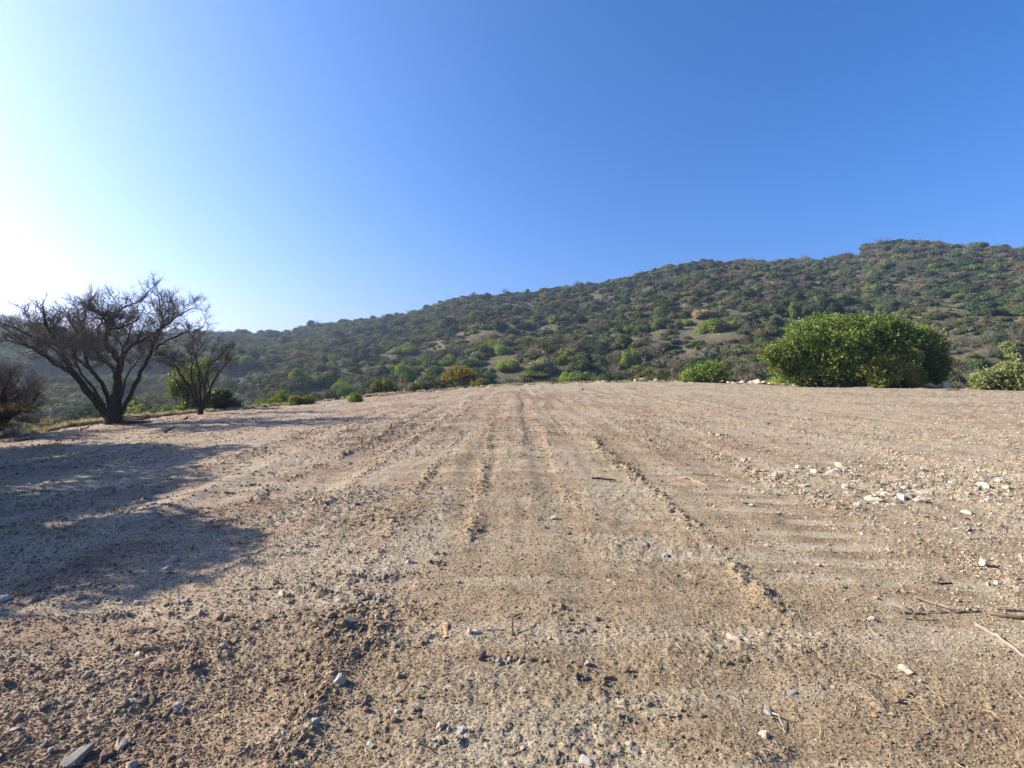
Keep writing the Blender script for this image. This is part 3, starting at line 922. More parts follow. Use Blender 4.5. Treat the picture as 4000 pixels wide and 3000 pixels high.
# ------------------------------------------------------------------ the large round evergreen and its neighbours (built from sprigs)
def sprig_shrub(name, label, Y, lobes, n, size, tint, seed, stems=None, cat='shrub', tint2=None):
    """lobes: (px, py, radius m, depth offset m) ; py of the lobe's centre"""
    g = np.random.default_rng(seed)
    cx = np.mean([l[0] for l in lobes]);
    base = on_plane(cx, 1500, Y); base[2] = float(Hc(base[0], base[1])) - .05
    root = link(name, None, loc=base, label=label, cat=cat)
    L = []
    for px, py, r, dy in lobes:
        q = on_plane(px, py, Y + dy) - base
        L.append((q[0], q[1], q[2], r, r * 0.85))
    zmin = -0.3
    # sprigs: short stems carrying several leaves
    w = np.array([l[3] ** 2 for l in L]); w /= w.sum()
    k = g.choice(len(L), n, p=w)
    C = np.array([l[:3] for l in L])[k]; S = np.array([[l[3], l[3], l[4]] for l in L])[k]
    D = g.normal(size=(n, 3)); D /= np.linalg.norm(D, axis=1)[:, None]
    rad = 1.0 - 0.42 * g.uniform(size=n) ** 2.2 + 0.06 * g.normal(size=n) + np.where(g.uniform(size=n) < .07, g.uniform(.05, .28, n), 0)
    P = C + D * S * rad[:, None]
    lump = fbm(P[:, 0] + 0.7 * P[:, 2], P[:, 1] + P[:, 2], 1.1, 3, seed) 
    P += D * lump[:, None] * 0.95
    P = P[P[:, 2] > zmin]; n = len(P)
    D = D[:n] if False else (P - np.array([0, 0, np.mean([l[2] for l in L]) * .5])); D = D / np.linalg.norm(D, axis=1)[:, None]
    axis = D * 0.5 + g.normal(size=(n, 3)) * 0.45 + np.array([0, 0, 0.45]); axis /= np.linalg.norm(axis, axis=1)[:, None]
    m = 6
    t = np.tile(np.linspace(0, 1, m), n)[:, None]
    PP = np.repeat(P, m, 0); AX = np.repeat(axis, m, 0)
    s0 = size * g.uniform(.7, 1.4, n * m)[:, None]
    c = PP + AX * t * size * 2.6
    ld = AX * 0.6 + g.normal(size=(n * m, 3)) * 0.7; ld /= np.linalg.norm(ld, axis=1)[:, None]
    nr = np.repeat(D, m, 0) * 1.1 + g.normal(size=(n * m, 3)) * .75; nr -= ld * (nr * ld).sum(1)[:, None]; nr /= np.linalg.norm(nr, axis=1)[:, None]
    sd = np.cross(ld, nr)
    V = np.stack([c, c + ld * s0 * .55 + sd * s0 * .30 + nr * s0 * .08, c + ld * s0 * 1.15, c + ld * s0 * .55 - sd * s0 * .30 + nr * s0 * .08], 1).reshape(-1, 3)
    Q = np.arange(4 * n * m).reshape(-1, 4)
    v = np.repeat(g.uniform(.7, 1.25, n) * (1 + .3 * fbm(P[:, 0], P[:, 2] + P[:, 1], 1.6, 2, seed + 4)), m) * g.uniform(.8, 1.25, n * m)
    link('foliage', new_mesh('foliage', V, [Q], [M_leafnear], attrs={'v': ('FACE', 'FLOAT_COLOR', vcol(v))}), parent=root, tint=tint)
    # stems and inner branches
    B = Buf()
    for l in L:
        for q in range(3):
            e = np.array(l[:3]) + g.normal(size=3) * l[3] * .45
            s = np.array([l[0] * .55 + g.normal() * .4, l[1] * .5 + g.normal() * .3, -.1])
            mid = (s + e) / 2 + g.normal(size=3) * .25
            B.tube([s, s * .6 + mid * .4 + g.normal(size=3) * .08, mid, mid * .4 + e * .6 + g.normal(size=3) * .1, e], np.linspace(.04 * l[3] + .03, .015, 5), 5)
    link('stems', B.mesh('stems', [M_bark]), parent=root)
    return root

big = [(1705, 765, 1.5, 0), (1735, 735, 1.5, -.5), (1740, 785, 1.7, .4), (1770, 715, 1.6, 1), (1790, 755, 2.0, -1), (1840, 708, 1.15, 0), (1830, 740, 2.0, -.6), (1850, 780, 2.2, -.9), (1880, 725, 1.7, .3),
       (1925, 722, 1.5, 0), (1930, 755, 2.0, .5), (1970, 745, 1.7, 0), (1985, 780, 1.7, .2), (2010, 755, 1.2, 0), (2018, 790, 1.3, -.3), (1780, 800, 1.6, -.3), (1730, 815, 1.2, 0),
       (1820, 815, 1.3, -.6), (1940, 800, 1.7, 1.1), (2000, 815, 1.2, .2), (1668, 770, .9, .2), (1690, 795, 1.0, .3), (1880, 810, 1.3, .6), (1842, 695, .55, 0), (1990, 728, .9, .3), (1800, 700, .8, .4)]
K = 4000 / 2212.0
sprig_shrub('round_evergreen', 'huge broad dome-shaped dark green evergreen shrub at the right rim of the field', 45.5,
            [(x * K, y * K, r, d) for x, y, r, d in big], 13500, 0.20, np.array([0.150, 0.200, 0.036]), 71)
sprig_shrub('leafy_bush', 'smaller yellowish green bush in front of the huge dome-shaped evergreen', 42.6,
            [(x * K, y * K, r, d) for x, y, r, d in [(1885, 803, .8, 0), (1903, 786, .75, .5), (1940, 795, .8, .3), (1968, 779, .8, .6), (1895, 825, .8, 0), (1925, 820, .8, -.2), (1960, 820, .8, 0), (1985, 830, .5, 0)]],
            2600, 0.15, np.array([0.200, 0.222, 0.042]), 72)
sprig_shrub('pale_leafy_bush', 'pale green leathery leaved bush cut by the right edge of the picture', 38.5,
            [(x * K, y * K, r, d) for x, y, r, d in [(2150, 825, .85, 0), (2175, 812, .9, .2), (2205, 812, 1.0, 0), (2190, 835, .9, -.2), (2230, 820, 1.3, .2), (2260, 815, 1.4, .4), (2135, 838, .5, 0), (2290, 825, 1.0, 0)]],
            2300, 0.21, np.array([0.20, 0.225, 0.08]), 73)
sprig_shrub('small_leafy_bush', 'small vivid green bush on the rim left of the huge dome-shaped evergreen', 57.0,
            [(x * K, y * K, r, d) for x, y, r, d in [(1500, 815, .7, 0), (1515, 806, .9, .2), (1535, 804, .9, 0), (1550, 808, .85, .1), (1528, 818, 1.0, 0), (1488, 820, .5, 0)]],
            1500, 0.20, np.array([0.16, 0.23, 0.04]), 74)
sprig_shrub('yellow_green_shrub', 'leafy yellow green shrub growing behind the slender bare tree at left', 25.5,
            [(x, y, r, d) for x, y, r, d in [(740, 1480, .55, 0), (770, 1450, .55, .3), (800, 1430, .45, 0), (710, 1510, .5, 0), (745, 1545, .55, 0), (735, 1590, .5, -.3), (770, 1580, .5, 0), (690, 1540, .35, 0)]],
            1500, 0.11, np.array([0.15, 0.18, 0.035]), 75)
sprig_shrub('broadleaf_shrub', 'grey green broad leaved shrub right of the slender bare tree base', 27,
            [(x, y, r, d) for x, y, r, d in [(850, 1560, .55, 0), (880, 1550, .5, .3), (830, 1590, .5, 0), (870, 1590, .6, 0), (905, 1590, .45, 0)]],
            900, 0.13, np.array([0.10, 0.12, 0.05]), 76)

# ------------------------------------------------------------------ the leafless espino trees
def grow(B, g, p, d, L, r, level, up, spread, stats, zig=0.28):
    """recursive leafless branch"""
    n = 4 if level < 2 else 3
    P = [p]; dd = d
    for k in range(n):
        dd = dd + g.normal(size=3) * zig + np.array([0, 0, up]); dd /= np.linalg.norm(dd)
        P.append(P[-1] + dd * L / n)
    B[min(level, 2)].tube(P, np.linspace(r, r * (.55 if level < 2 else .35), n + 1), 5 if level == 0 else 3)
    stats[0] += 1
    if level >= 2:
        return
    m = (7, 10)[level]
    for q in range(m):
        i = g.integers(1, n + 1)
        nd = dd * 0.7 + g.normal(size=3) * spread; nd[2] += 0.27; nd /= np.linalg.norm(nd)
        grow(B, g, np.array(P[i]), nd, L * g.uniform(.45, .78), max(r * .5, .0055), level + 1, up, spread, stats, zig)

def espino(name, label, base_px, Y, trunk, limbs, unit, r_unit, seed, sec, Lsec, conv, extra_depth):
    g = np.random.default_rng(seed)
    base = on_plane(*conv(*base_px), Y); base[2] = float(Hf(base[0], base[1])) - .05
    root = link(name, None, loc=base, label=label, cat='tree')
    off = (on_plane(*conv(*base_px), Y) - base)
    def w(q, dy=0):
        p = on_plane(*conv(*q), Y + dy) - base
        return p
    Bt = Buf()
    P = [w(q) for q, _ in trunk]; P[0][2] = -.15
    Bt.tube(P, [r * r_unit for _, r in trunk], 12)
    link('trunk', Bt.mesh('trunk', [M_bark]), parent=root)
    B = [Buf(), Buf(), Buf()]
    stats = [0]
    for li, (pts, r0, r1, dz, s0) in enumerate(limbs):
        n = len(pts); s0 = min(s0 + .12, .75)
        Lb = Buf()
        t = np.linspace(0, 1, n)
        P = np.array([w(q, dz * tt) for q, tt in zip(pts, t)])
        # resample with a natural wobble
        tt = np.linspace(0, 1, n * 3)
        Pr = np.stack([np.interp(tt, t, P[:, c]) for c in range(3)], 1)
        Pr[1:-1] += g.normal(size=(len(Pr) - 2, 3)) * 0.018 * unit
        R = np.interp(tt, [0, 1], [r0, r1]) * r_unit * (1 + 0.06 * g.normal(size=len(tt)))
        Lb.tube(Pr, R, 8)
        link('limb', Lb.mesh('limb', [M_bark]), parent=root)
        # secondary branches along the outer part
        length = np.linalg.norm(np.diff(Pr, axis=0), axis=1).sum()
        m = max(2, int(sec * length / unit))
        for q in range(m):
            f = s0 + (1 - s0) * (q + g.uniform()) / m
            i = min(int(f * (len(Pr) - 1)), len(Pr) - 2)
            ax = Pr[i + 1] - Pr[i]; ax /= np.linalg.norm(ax)
            nd = ax * .75 + g.normal(size=3) * np.array([.55, .75, .45]); nd /= np.linalg.norm(nd)
            grow(B, g, Pr[i], nd, Lsec * g.uniform(.6, 1.2), min(R[i] * .42, .020), 0, 0.07, 0.50, stats)
        grow(B, g, Pr[-1], ax, Lsec, min(R[-1], .024), 0, 0.08, .5, stats)
    link('branches', B[0].mesh('branches', [M_bark]), parent=root, kind='stuff')
    link('twigs', B[1].mesh('twigs', [M_twigdark]), parent=root, kind='stuff')
    link('fine_twigs', B[2].mesh('fine_twigs', [M_twigdark]), parent=root, kind='stuff')
    print(name, 'branches', stats[0])
    return root

c1 = lambda x, y: (x * .452, 1050 + y * .452)
limbs_big = [
    ([(945, 1300), (880, 1215), (810, 1120), (750, 1040), (670, 950), (610, 860), (560, 780), (520, 690), (470, 610), (430, 540), (390, 470)], 42, 12, -1.2, .52),
    ([(680, 960), (600, 885), (500, 835), (400, 780), (300, 690), (200, 650), (90, 620)], 20, 6, -.6, .35),
    ([(640, 920), (560, 850), (440, 770), (330, 720), (240, 660), (110, 560)], 16, 6, .8, .3),
    ([(960, 1240), (925, 1090), (865, 965), (775, 870), (740, 780), (745, 680), (700, 600), (650, 520), (600, 440)], 24, 8, 1.0, .5),
    ([(760, 860), (690, 790), (590, 740), (500, 660), (420, 610), (330, 520), (250, 450)], 15, 6, 1.6, .3),
    ([(745, 700), (800, 640), (850, 590), (850, 520), (880, 450)], 14, 6, .4, .3),
    ([(1000, 1240), (1005, 1100), (1015, 980), (1025, 880), (1040, 800), (985, 740), (925, 680), (905, 600), (930, 530), (930, 465), (880, 400), (800, 350)], 46, 10, -.4, .58),
    ([(930, 500), (960, 450), (1010, 400), (1060, 340), (1140, 310), (1230, 265)], 16, 6, .3, .2),
    ([(930, 530), (1000, 520), (1060, 500), (1130, 480), (1200, 430)], 14, 6, -.8, .2),
    ([(1040, 810), (1070, 740), (1100, 690), (1180, 640), (1280, 590), (1370, 530), (1450, 480)], 20, 7, -1.4, .35),
    ([(1020, 900), (960, 820), (890, 770), (830, 700), (790, 620)], 12, 5, 1.4, .3),
    ([(1100, 690), (1040, 650), (1005, 590), (1010, 520)], 10, 5, 1.2, .3),
    ([(1050, 1250), (1110, 1130), (1170, 1000), (1220, 880), (1290, 750), (1340, 640), (1380, 540), (1410, 460), (1400, 380), (1380, 310)], 24, 7, .3, .5),
    ([(1310, 720), (1390, 650), (1480, 600), (1580, 560), (1700, 530)], 13, 5, .8, .3),
    ([(1390, 510), (1470, 460), (1550, 400), (1640, 350)], 11, 5, -.3, .1),
    ([(1330, 740), (1420, 745), (1480, 760), (1540, 800)], 7, 3, -.6, .3),
    ([(1040, 1180), (1075, 1020), (1090, 920), (1150, 850), (1220, 770), (1260, 690)], 12, 4, 2.0, .5),
    ([(1010, 930), (960, 850), (900, 800), (850, 760), (820, 700)], 11, 4, -2.2, .3),
    ([(900, 1180), (820, 1050), (700, 900), (640, 760), (600, 620)], 16, 6, -2.6, .5),
    ([(1030, 830), (1060, 700), (1120, 560), (1150, 450)], 14, 5, 2.4, .3),
    ([(560, 800), (470, 700), (350, 620), (220, 560), (110, 500)], 13, 5, -1.8, .3),
    ([(540, 720), (600, 640), (660, 560), (700, 470), (740, 400)], 12, 5, -1.4, .3),
]
px1 = .452 * .256 / F * 18.0      # metres per unit of these drawings at the tree's distance
big_tree = espino('espino_tree', 'large leafless spreading thorn tree with several dark stems on the left rim of the field', (975, 1345), 18.0,
                  [((975, 1365), 92), ((980, 1310), 78), ((985, 1250), 72), ((990, 1200), 60)], limbs_big, 1.0, px1 * .80, 11, 3.8, 0.66, c1, 2)
c5 = lambda x, y: (500 + x * .2713, 1250 + y * .2713)
limbs_small = [
    ([(1010, 1290), (960, 1170), (910, 1060), (870, 940), (800, 850), (745, 780), (700, 690), (660, 650), (590, 620), (510, 600), (440, 560)], 34, 9, -.5, .5),
    ([(740, 780), (690, 660), (630, 580), (560, 515), (450, 500)], 16, 7, .3, .3),
    ([(1025, 1250), (985, 1100), (940, 960), (900, 850), (905, 700), (925, 600), (910, 490)], 28, 9, .3, .6),
    ([(905, 715), (830, 690), (760, 650), (680, 590), (610, 530)], 14, 6, .5, .3),
    ([(1045, 1250), (1035, 1100), (1030, 900), (1025, 760), (1000, 640), (975, 560), (1000, 450), (1060, 350)], 26, 8, 0, .6),
    ([(980, 560), (930, 480), (920, 400), (940, 320)], 12, 6, .2, .1),
    ([(1065, 1250), (1105, 1090), (1110, 920), (1140, 740), (1210, 600), (1290, 560), (1370, 470)], 28, 7, -.4, .5),
    ([(1130, 760), (1190, 760), (1270, 660), (1330, 580), (1400, 480)], 14, 6, .6, .3),
    ([(1085, 1290), (1140, 1100), (1195, 950), (1265, 820), (1340, 710), (1420, 620), (1520, 510)], 30, 8, .2, .5),
    ([(1400, 640), (1410, 560), (1450, 470), (1510, 420)], 11, 5, -.3, .1),
    ([(1200, 620), (1180, 520), (1220, 430), (1290, 370)], 11, 5, -.5, .1),
]
px5 = .2713 * .256 / F * 22.0
espino('espino_tree', 'slender leafless tree with upswept thin stems, right of the large bare tree', (1040, 1340), 22.0,
       [((1042, 1370), 62), ((1042, 1300), 56), ((1045, 1240), 46)], limbs_small, 1.0, px5 * .66, 12, 2.2, 0.40, c5, 1)

def limb_set(g, n, top, rad, cx=500, cy=1000):
    out = []
    for k in range(n):
        a = -1.15 + 2.3 * (k + .5) / n + g.normal() * .08
        pts = [(cx, cy)]
        x, y = cx, cy; d = a * .55
        m = 7
        for j in range(m):
            d += (a - d) * .25 + g.normal() * .12
            x += math.sin(d) * rad / m * 1.0; y -= math.cos(d) * top / m
            pts.append((x, y))
        out.append((pts, 14, 4, g.uniform(-1, 1) * 1.6, .35))
    return out
# dark twiggy thorn tree cut by the left edge, lower down the bank
def edge_tree():
    g = np.random.default_rng(19)
    Y = 14.8
    root_px = (-20, 1730)
    u = .256 / F * Y
    conv = lambda x, y: (root_px[0] + (x - 500), root_px[1] + (y - 1000))
    o = espino('espino_tree', 'low dark twiggy thorn tree cut by the left edge, leaning on a short trunk', (500, 1000), Y,
               [((490, 1010), 16), ((500, 975), 13), ((510, 945), 12)], limb_set(g, 12, 170, 150, 512, 945), 1.0, u, 19, 3.0, 0.62, conv, 1)
    L = []
    for k in range(26):
        q = on_plane(-20 + g.uniform(-180, 150), 1600 + g.uniform(-45, 70), Y + g.uniform(-1.2, 1.2)) - np.array(o.location)
        L.append((q[0], q[1], q[2], .32, .22))
    V, Q, T, v = leaf_cloud(g, L, 5200, 0.034, core=False, shell=1.0, elong=2.2)
    link('foliage', new_mesh('foliage', V, [Q], [M_leaf], attrs={'v': ('FACE', 'FLOAT_COLOR', vcol(v))}), parent=o, tint=(0.16, 0.135, 0.07))
edge_tree()

# two leafy trees just outside the left of the frame: their shade lies on the field
def shade_tree(x, y, hgt, rad, seed, label, squash=1.0):
    g = np.random.default_rng(seed)
    z = float(Hc(x, y))
    root = link('shade_tree', None, loc=(x, y, z), label=label, cat='tree')
    B = Buf()
    B.tube([(0, 0, -.3), (.1, 0, hgt * .2), (0, .1, hgt * .35)], [.22, .17, .14], 9)
    for k in range(9):
        a = k * .7 + g.uniform(-.2, .2); e = np.array([math.cos(a) * rad * .7, math.sin(a) * rad * .7 * squash, hgt * g.uniform(.55, .9)])
        s = np.array([0, .08, hgt * .3])
        B.tube([s, s * .6 + e * .4 + g.normal(size=3) * .1, e], [.1, .06, .03], 5)
    link('trunk', B.mesh('trunk', [M_bark]), parent=root)
    L = []
    for k in range(60):
        a = g.uniform(0, 6.28); q = math.sqrt(g.uniform()) * rad * .8
        s = g.uniform(.5, .85) * rad * .33
        L.append((math.cos(a) * q, math.sin(a) * q * squash, hgt * (.58 + .36 * g.uniform(-1, 1) * (1 - .5 * q / rad)), s, s * .7))
    V, Q, T, v = leaf_cloud(g, L, 24000, 0.11, core=False, shell=1.0)
    link('crown', new_mesh('crown', V, [Q], [M_leaf], attrs={'v': ('FACE', 'FLOAT_COLOR', vcol(v))}), parent=root, tint=T_DARK * 1.3)
shade_tree(-11.7, 5.9, 4.95, 3.1, 31, 'dense leafy tree left of the picture, casting the nearer shadow', .84)
shade_tree(-15.9, 8.2, 6.5, 3.7, 33, 'tall leafy tree further out at left beyond the frame, behind the nearer one', .66)
shade_tree(-17.0, 11.2, 7.0, 3.3, 32, 'leafy tree out of the picture at left, casting the farther shadow bands', .7)

# ------------------------------------------------------------------ dry grass on the bank
def grass_tuft(seed, n=40, h=1.0, w=0.03, lean=.6):
    g = np.random.default_rng(seed)
    V = []; Q = []
    for k in range(n):
        a = g.uniform(0, 6.28); l = g.uniform(.5, 1) * h; q = g.uniform(0, lean)
        d = np.array([math.cos(a), math.sin(a), 0]); s = np.array([-d[1], d[0], 0]) * w * g.uniform(.6, 1.2)
        b = d * g.uniform(0, .12)
        p1 = b + d * q * l * .35 + np.array([0, 0, l * .6]); p2 = b + d * q * l + np.array([0, 0, l * (.95 - .3 * q)])
        c = len(V); V += [b - s, b + s, p1 + s * .7, p1 - s * .7, p2 + s * .15, p2 - s * .15]
        Q += [(c, c + 1, c + 2, c + 3), (c + 3, c + 2, c + 4, c + 5)]
    v = g.uniform(.7, 1.25, len(Q))
    return new_mesh('grass_tuft', np.array(V), np.array(Q), [M_drygrass], attrs={'v': ('FACE', 'FLOAT_COLOR', vcol(v))})
TUFT = [grass_tuft(500 + k) for k in range(4)]
def build_grass():
    n = 24000
    a = rng.uniform(-1.4, -0.28, n); d = rng.uniform(0, 1, n) ** 1.3 * 17 + 0.4
    r = edge_r(a) + d
    x = r * np.sin(a); y = r * np.cos(a)
    ok = rng.uniform(size=n) < np.clip(.75 + .9 * fbm(x, y, 2.5, 3, 601), .05, 1)
    m = 7000
    a2 = rng.uniform(-.28, 1.1, m); r2 = edge_r(a2) + rng.uniform(-.6, 3.7, m) ** 1 * rng.uniform(.3, 3, m)
    x = np.concatenate([x[ok], r2 * np.sin(a2)]); y = np.concatenate([y[ok], r2 * np.cos(a2)])
    k = len(x)
    s = rng.uniform(.12, .38, k)
    tint = np.array([0.48, 0.42, 0.32]) * rng.uniform(.6, 1.2, (k, 1))
    scatter('dry_grass', np.stack([x, y, Hc(x, y) - .02], 1), np.stack([rng.normal(size=k) * .1, rng.normal(size=k) * .1, rng.uniform(0, 6.3, k)], 1),
            np.stack([s * 1.3, s * 1.3, s], 1), rng.integers(0, 4, k), tint, TUFT, label='pale dry grass on the bank beyond the field rim', cat='grass')
build_grass()

# ------------------------------------------------------------------ clods and pebbles nobody could count
CLODS = []
for k in range(7):
    V, Fa = rock_verts(700 + k, 1 if k < 4 else 0, .35, 5, .7)
    CLODS.append(new_mesh('clod', V, Fa, [M_clod]))
def build_clods():
    n = 620000
    a = np.arctan(rng.uniform(-1.25, 1.25, n))
    r = 1.35 * np.exp(rng.uniform(0, 1, n) * math.log(48 / 1.35))
    r = np.where(r < 14, r, r)
    x = r * np.sin(a); y = r * np.cos(a)
    wr, cl, rough = masks(x, y)
    p = 0.05 + 0.36 * rough ** 1.7 + 1.0 * wr + 0.75 * cl
    p = p * (0.5 + np.clip(.5 + 1.3 * fbm(x, y, .35, 3, 711), 0, 1.3))
    ok = (rng.uniform(size=n) < p) & (r < edge_r(a) - .2)
    x, y, r, wr, rough = [q[ok] for q in (x, y, r, wr, rough)]
    # fine sharp grit close to the camera
    m = 170000
    ag = np.arctan(rng.uniform(-1.2, 1.2, m)); rg = 1.4 * np.exp(rng.uniform(0, 1, m) * math.log(7 / 1.4))
    xg = rg * np.sin(ag); yg = rg * np.cos(ag)
    wg, cg, rog = masks(xg, yg)
    okg = rng.uniform(size=m) < (.35 + .5 * rog + .3 * cg) * (1 - .7 * tread(xg, yg))
    ngrit = int(okg.sum())
    x = np.concatenate([x, xg[okg]]); y = np.concatenate([y, yg[okg]]); r = np.concatenate([r, rg[okg]])
    wr = np.concatenate([wr, wg[okg]]); rough = np.concatenate([rough, rog[okg]])
    k = len(x)
    d = 0.0024 * r ** 0.9 * (1 + 0 * x) * rng.uniform(0.02, 1, k) ** (-1 / 2.3)
    d = np.maximum(d, 0.005)
    d = np.minimum(d, np.where(wr > .3, .085, .055) * rng.uniform(.6, 1.1, k)) * (1 + .45 * (x < -.5) * (r < 4))
    d[-ngrit:] = rng.uniform(.006, .013, ngrit) * (r[-ngrit:] / 2.5) ** .5
    s = np.stack([d * .55, d * .55 * rng.uniform(.6, 1, k), d * .5 * rng.uniform(.6, 1.1, k)], 1)
    t = soil(x, y) * rng.uniform(.62, 1.30, (k, 1))
    q = rng.uniform(size=k)
    t = np.where((q < .05)[:, None], np.array([.28, .255, .22]) * rng.uniform(.6, 1.4, (k, 1)), t)
    t = np.where(((q > .05) & (q < .10))[:, None], t * .6, t)
    t = np.where(((x > 3) & (q > .72))[:, None], np.array([.46, .39, .29]), t)
    z = Hf(x, y) + s[:, 2] * .25
    scatter('soil_clods', np.stack([x, y, z], 1), rng.uniform(0, 6.28, (k, 3)) * np.array([.15, .15, 1]), s, rng.integers(0, 7, k), t, CLODS,
            label='countless crumbs and clods of dry earth strewn over the field', cat='soil clods')
    print('clods', k)
build_clods()

def build_straw():
    B = Buf(); g = np.random.default_rng(8)
    n = 2600
    a = np.arctan(g.uniform(-1.2, 1.2, n)); r = 1.5 * np.exp(g.uniform(0, 1, n) * math.log(20 / 1.5))
    x = r * np.sin(a); y = r * np.cos(a); z = Hf(x, y)
    for i in range(n):
        L = g.uniform(.008, .030) * (1 + r[i] * .08); th = g.uniform(0, 6.28)
        d = np.array([math.cos(th), math.sin(th), g.normal() * .15]) * L
        p = np.array([x[i], y[i], z[i] + .006 + .0006 * r[i]])
        rad = .0010 + .00016 * r[i]
        B.tube([p - d, p + g.normal(size=3) * L * .15 + [0, 0, .002], p + d], [rad, rad, rad * .6], 3)
    link('straw_bits', B.mesh('straw_bits', [M_straw]), kind='stuff', label='tiny bits of straw and dry stalks strewn over the soil', cat='straw')
build_straw()

# ------------------------------------------------------------------ stones one can point at
ROCK = [rock_verts(800 + k, 1, .34, 12, .8) for k in range(12)]
def rock_mesh(k, name='stone'):
    V, Fa = ROCK[k % 12]
    return new_mesh(name, V, Fa, [M_stone], smooth=False)
ROCKM = [rock_mesh(k) for k in range(12)]
GREY = (.46, .42, .35); WHITE = (.50, .43, .32); PALE = (.43, .35, .25); DKGREY = (.12, .11, .10); BLUE = (.34, .325, .30); REDB = (.20, .12, .09); SOILC = (.28, .22, .16); GREENW = (.46, .46, .38)
STONES = [
    # name, label, photo x, y (base), width px, height factor, tint
    ('stone', 'pale grey angular stone alone at lower left centre, with a black shadow', 1325, 2690, 56, 1.0, GREY),
    ('stone', 'greenish white small stone, rightmost of three in a row at bottom centre', 1810, 2862, 40, .95, GREENW),
    ('stone', 'small pale stone in the middle of three in a row at bottom centre', 1751, 2852, 28, .9, PALE),
    ('stone', 'tan slab-like stone, leftmost of three in a row at bottom centre', 1720, 2848, 42, .8, PALE),
    ('stone', 'dull green white small stone half sunk above the bottom edge at left centre', 1446, 2925, 34, 1.0, GREENW),
    ('stone', 'small white stone starting a row of clods below the lone grey stone', 1553, 2796, 28, .9, WHITE),
    ('stone', 'dark clod-like stone atop the dark clod heap at lower left centre', 1372, 2462, 56, .9, DKGREY),
    ('stone', 'grey white stone in the clod heap at the bottom edge right of centre', 2290, 2975, 54, .8, GREY),
    ('stone', 'small brownish stone with a round shadow right of bottom centre', 2536, 2755, 26, 1.0, SOILC),
    ('stone', 'whitish half buried stone near the bottom right of centre', 2458, 2900, 40, .6, WHITE),
    ('stone', 'thin pointed pale stone standing left of the grey one beside the forked twig', 1832, 2482, 26, 1.9, PALE),
    ('stone', 'small grey stone between the pointed stone and the forked twig', 1862, 2478, 28, .9, GREY),
    ('stone', 'low pale stone below the left shadow, right one of a pair', 534, 2344, 40, .7, PALE),
    ('stone', 'pointed tan stone below the left shadow, left one of a pair', 314, 2340, 34, 1.3, PALE),
    ('stone', 'tan pyramid-shaped stone in the rough soil at lower left', 545, 2566, 40, 1.1, PALE),
    ('stone', 'pale pointed stone lying at the end of a white twig at lower left', 864, 2546, 40, .8, PALE),
    ('stone', 'pale stone on top of the black shadowed clod group under the long twig', 1104, 2334, 36, 1.0, WHITE),
    ('stone', 'large white upright stone in the crumbly patch at lower left', 690, 2770, 46, 1.1, WHITE),
    ('stone', 'tan peaked stone near the bottom edge at left with a wide shadow', 470, 2912, 60, .8, PALE),
    ('stone', 'largest dark grey stone at the bottom edge at lower left', 300, 2970, 96, .9, (.22, .20, .175)),
    ('stone', 'reddish dark stone beside the large grey stone at the bottom left', 420, 2950, 70, .75, REDB),
    ('stone', 'small tan stone at the left end of a dark twig, lower left of centre', 1023, 2688, 30, .8, PALE),
    ('stone', 'whitish round stone cut by the bottom edge at lower left', 510, 2995, 60, .9, PALE),
    ('stone', 'small pointed stone with triangular shadow above the lower left corner', 341, 2640, 34, 1.1, PALE),
    ('stone', 'pale flat stone at the left edge where the shadow ends', 18, 2345, 52, .6, GREY),
    ('stone', 'bluish white stone right of centre with a twig pointing away from it', 2998, 2775, 42, 1.0, BLUE),
    ('stone', 'pale bluish rubbly stone, left of the twig crossing, lower right', 3096, 2705, 46, .7, BLUE),
    ('stone', 'small white stone in the clod row at right centre, with a black shadow', 3404, 2424, 30, .8, WHITE),
    ('stone', 'cream crumbly stone atop the large dark shadow at lower right', 3535, 2620, 50, .9, WHITE),
    ('stone', 'cream yellowish stone at the bottom, lower right of centre', 2984, 2872, 44, .8, WHITE),
    ('stone', 'bright white upright oval stone near the right edge with a dark shadow', 3840, 2215, 32, 1.5, WHITE),
    ('stone', 'tan clod, upper of two clods right of centre in the lower field', 2868, 2486, 52, .9, PALE),
    ('stone', 'tan clod with a long black shadow, lower of two clods right of centre', 2908, 2530, 56, .8, SOILC),
    ('stone', 'small tan pointed stone left of centre in the middle of the field', 1408, 2048, 28, 1.1, PALE),
    ('stone', 'small pair-like tan stone right of centre in the middle of the field', 2164, 2024, 30, 1.0, PALE),
    ('stone', 'small white stone left of the bluish patch at left centre', 1531, 2046, 22, .9, WHITE),
    ('stone', 'pale flat stone in the dark clods at left centre', 1604, 2198, 40, .6, PALE),
    ('stone', 'bluish grey small stone right of centre below the windrow', 2600, 2168, 30, .9, BLUE),
    ('stone', 'tiny dark stone right of centre below the tan pair', 2222, 2080, 20, .9, DKGREY),
    ('stone', 'tan stone at the lower border of the left shadow', 676, 2184, 46, .75, PALE),
    ('stone', 'small bluish stone inside the left shadow', 600, 1978, 28, .8, BLUE),
    ('stone', 'tan stone just right of the shadow tips at left', 1221, 1950, 36, .8, PALE),
    ('stone', 'small stone beside the tan one inside the lower part of the left shadow', 1005 * .5877 + 60, 2218, 30, .7, GREY),
]
for i, (nm, lab, px, py, wpx, hf, tn) in enumerate(STONES):
    p = at(px, py)
    s = wpx * .256 / F * p[1] * .62
    link(nm, ROCKM[i % 12], loc=p + np.array([0, 0, s * .22 * hf]), rot=(rng.normal() * .15, rng.normal() * .15, rng.uniform(0, 6.28)), scale=(s, s * .9, s * .95 * hf), label=lab, cat='stone', tint=tn)

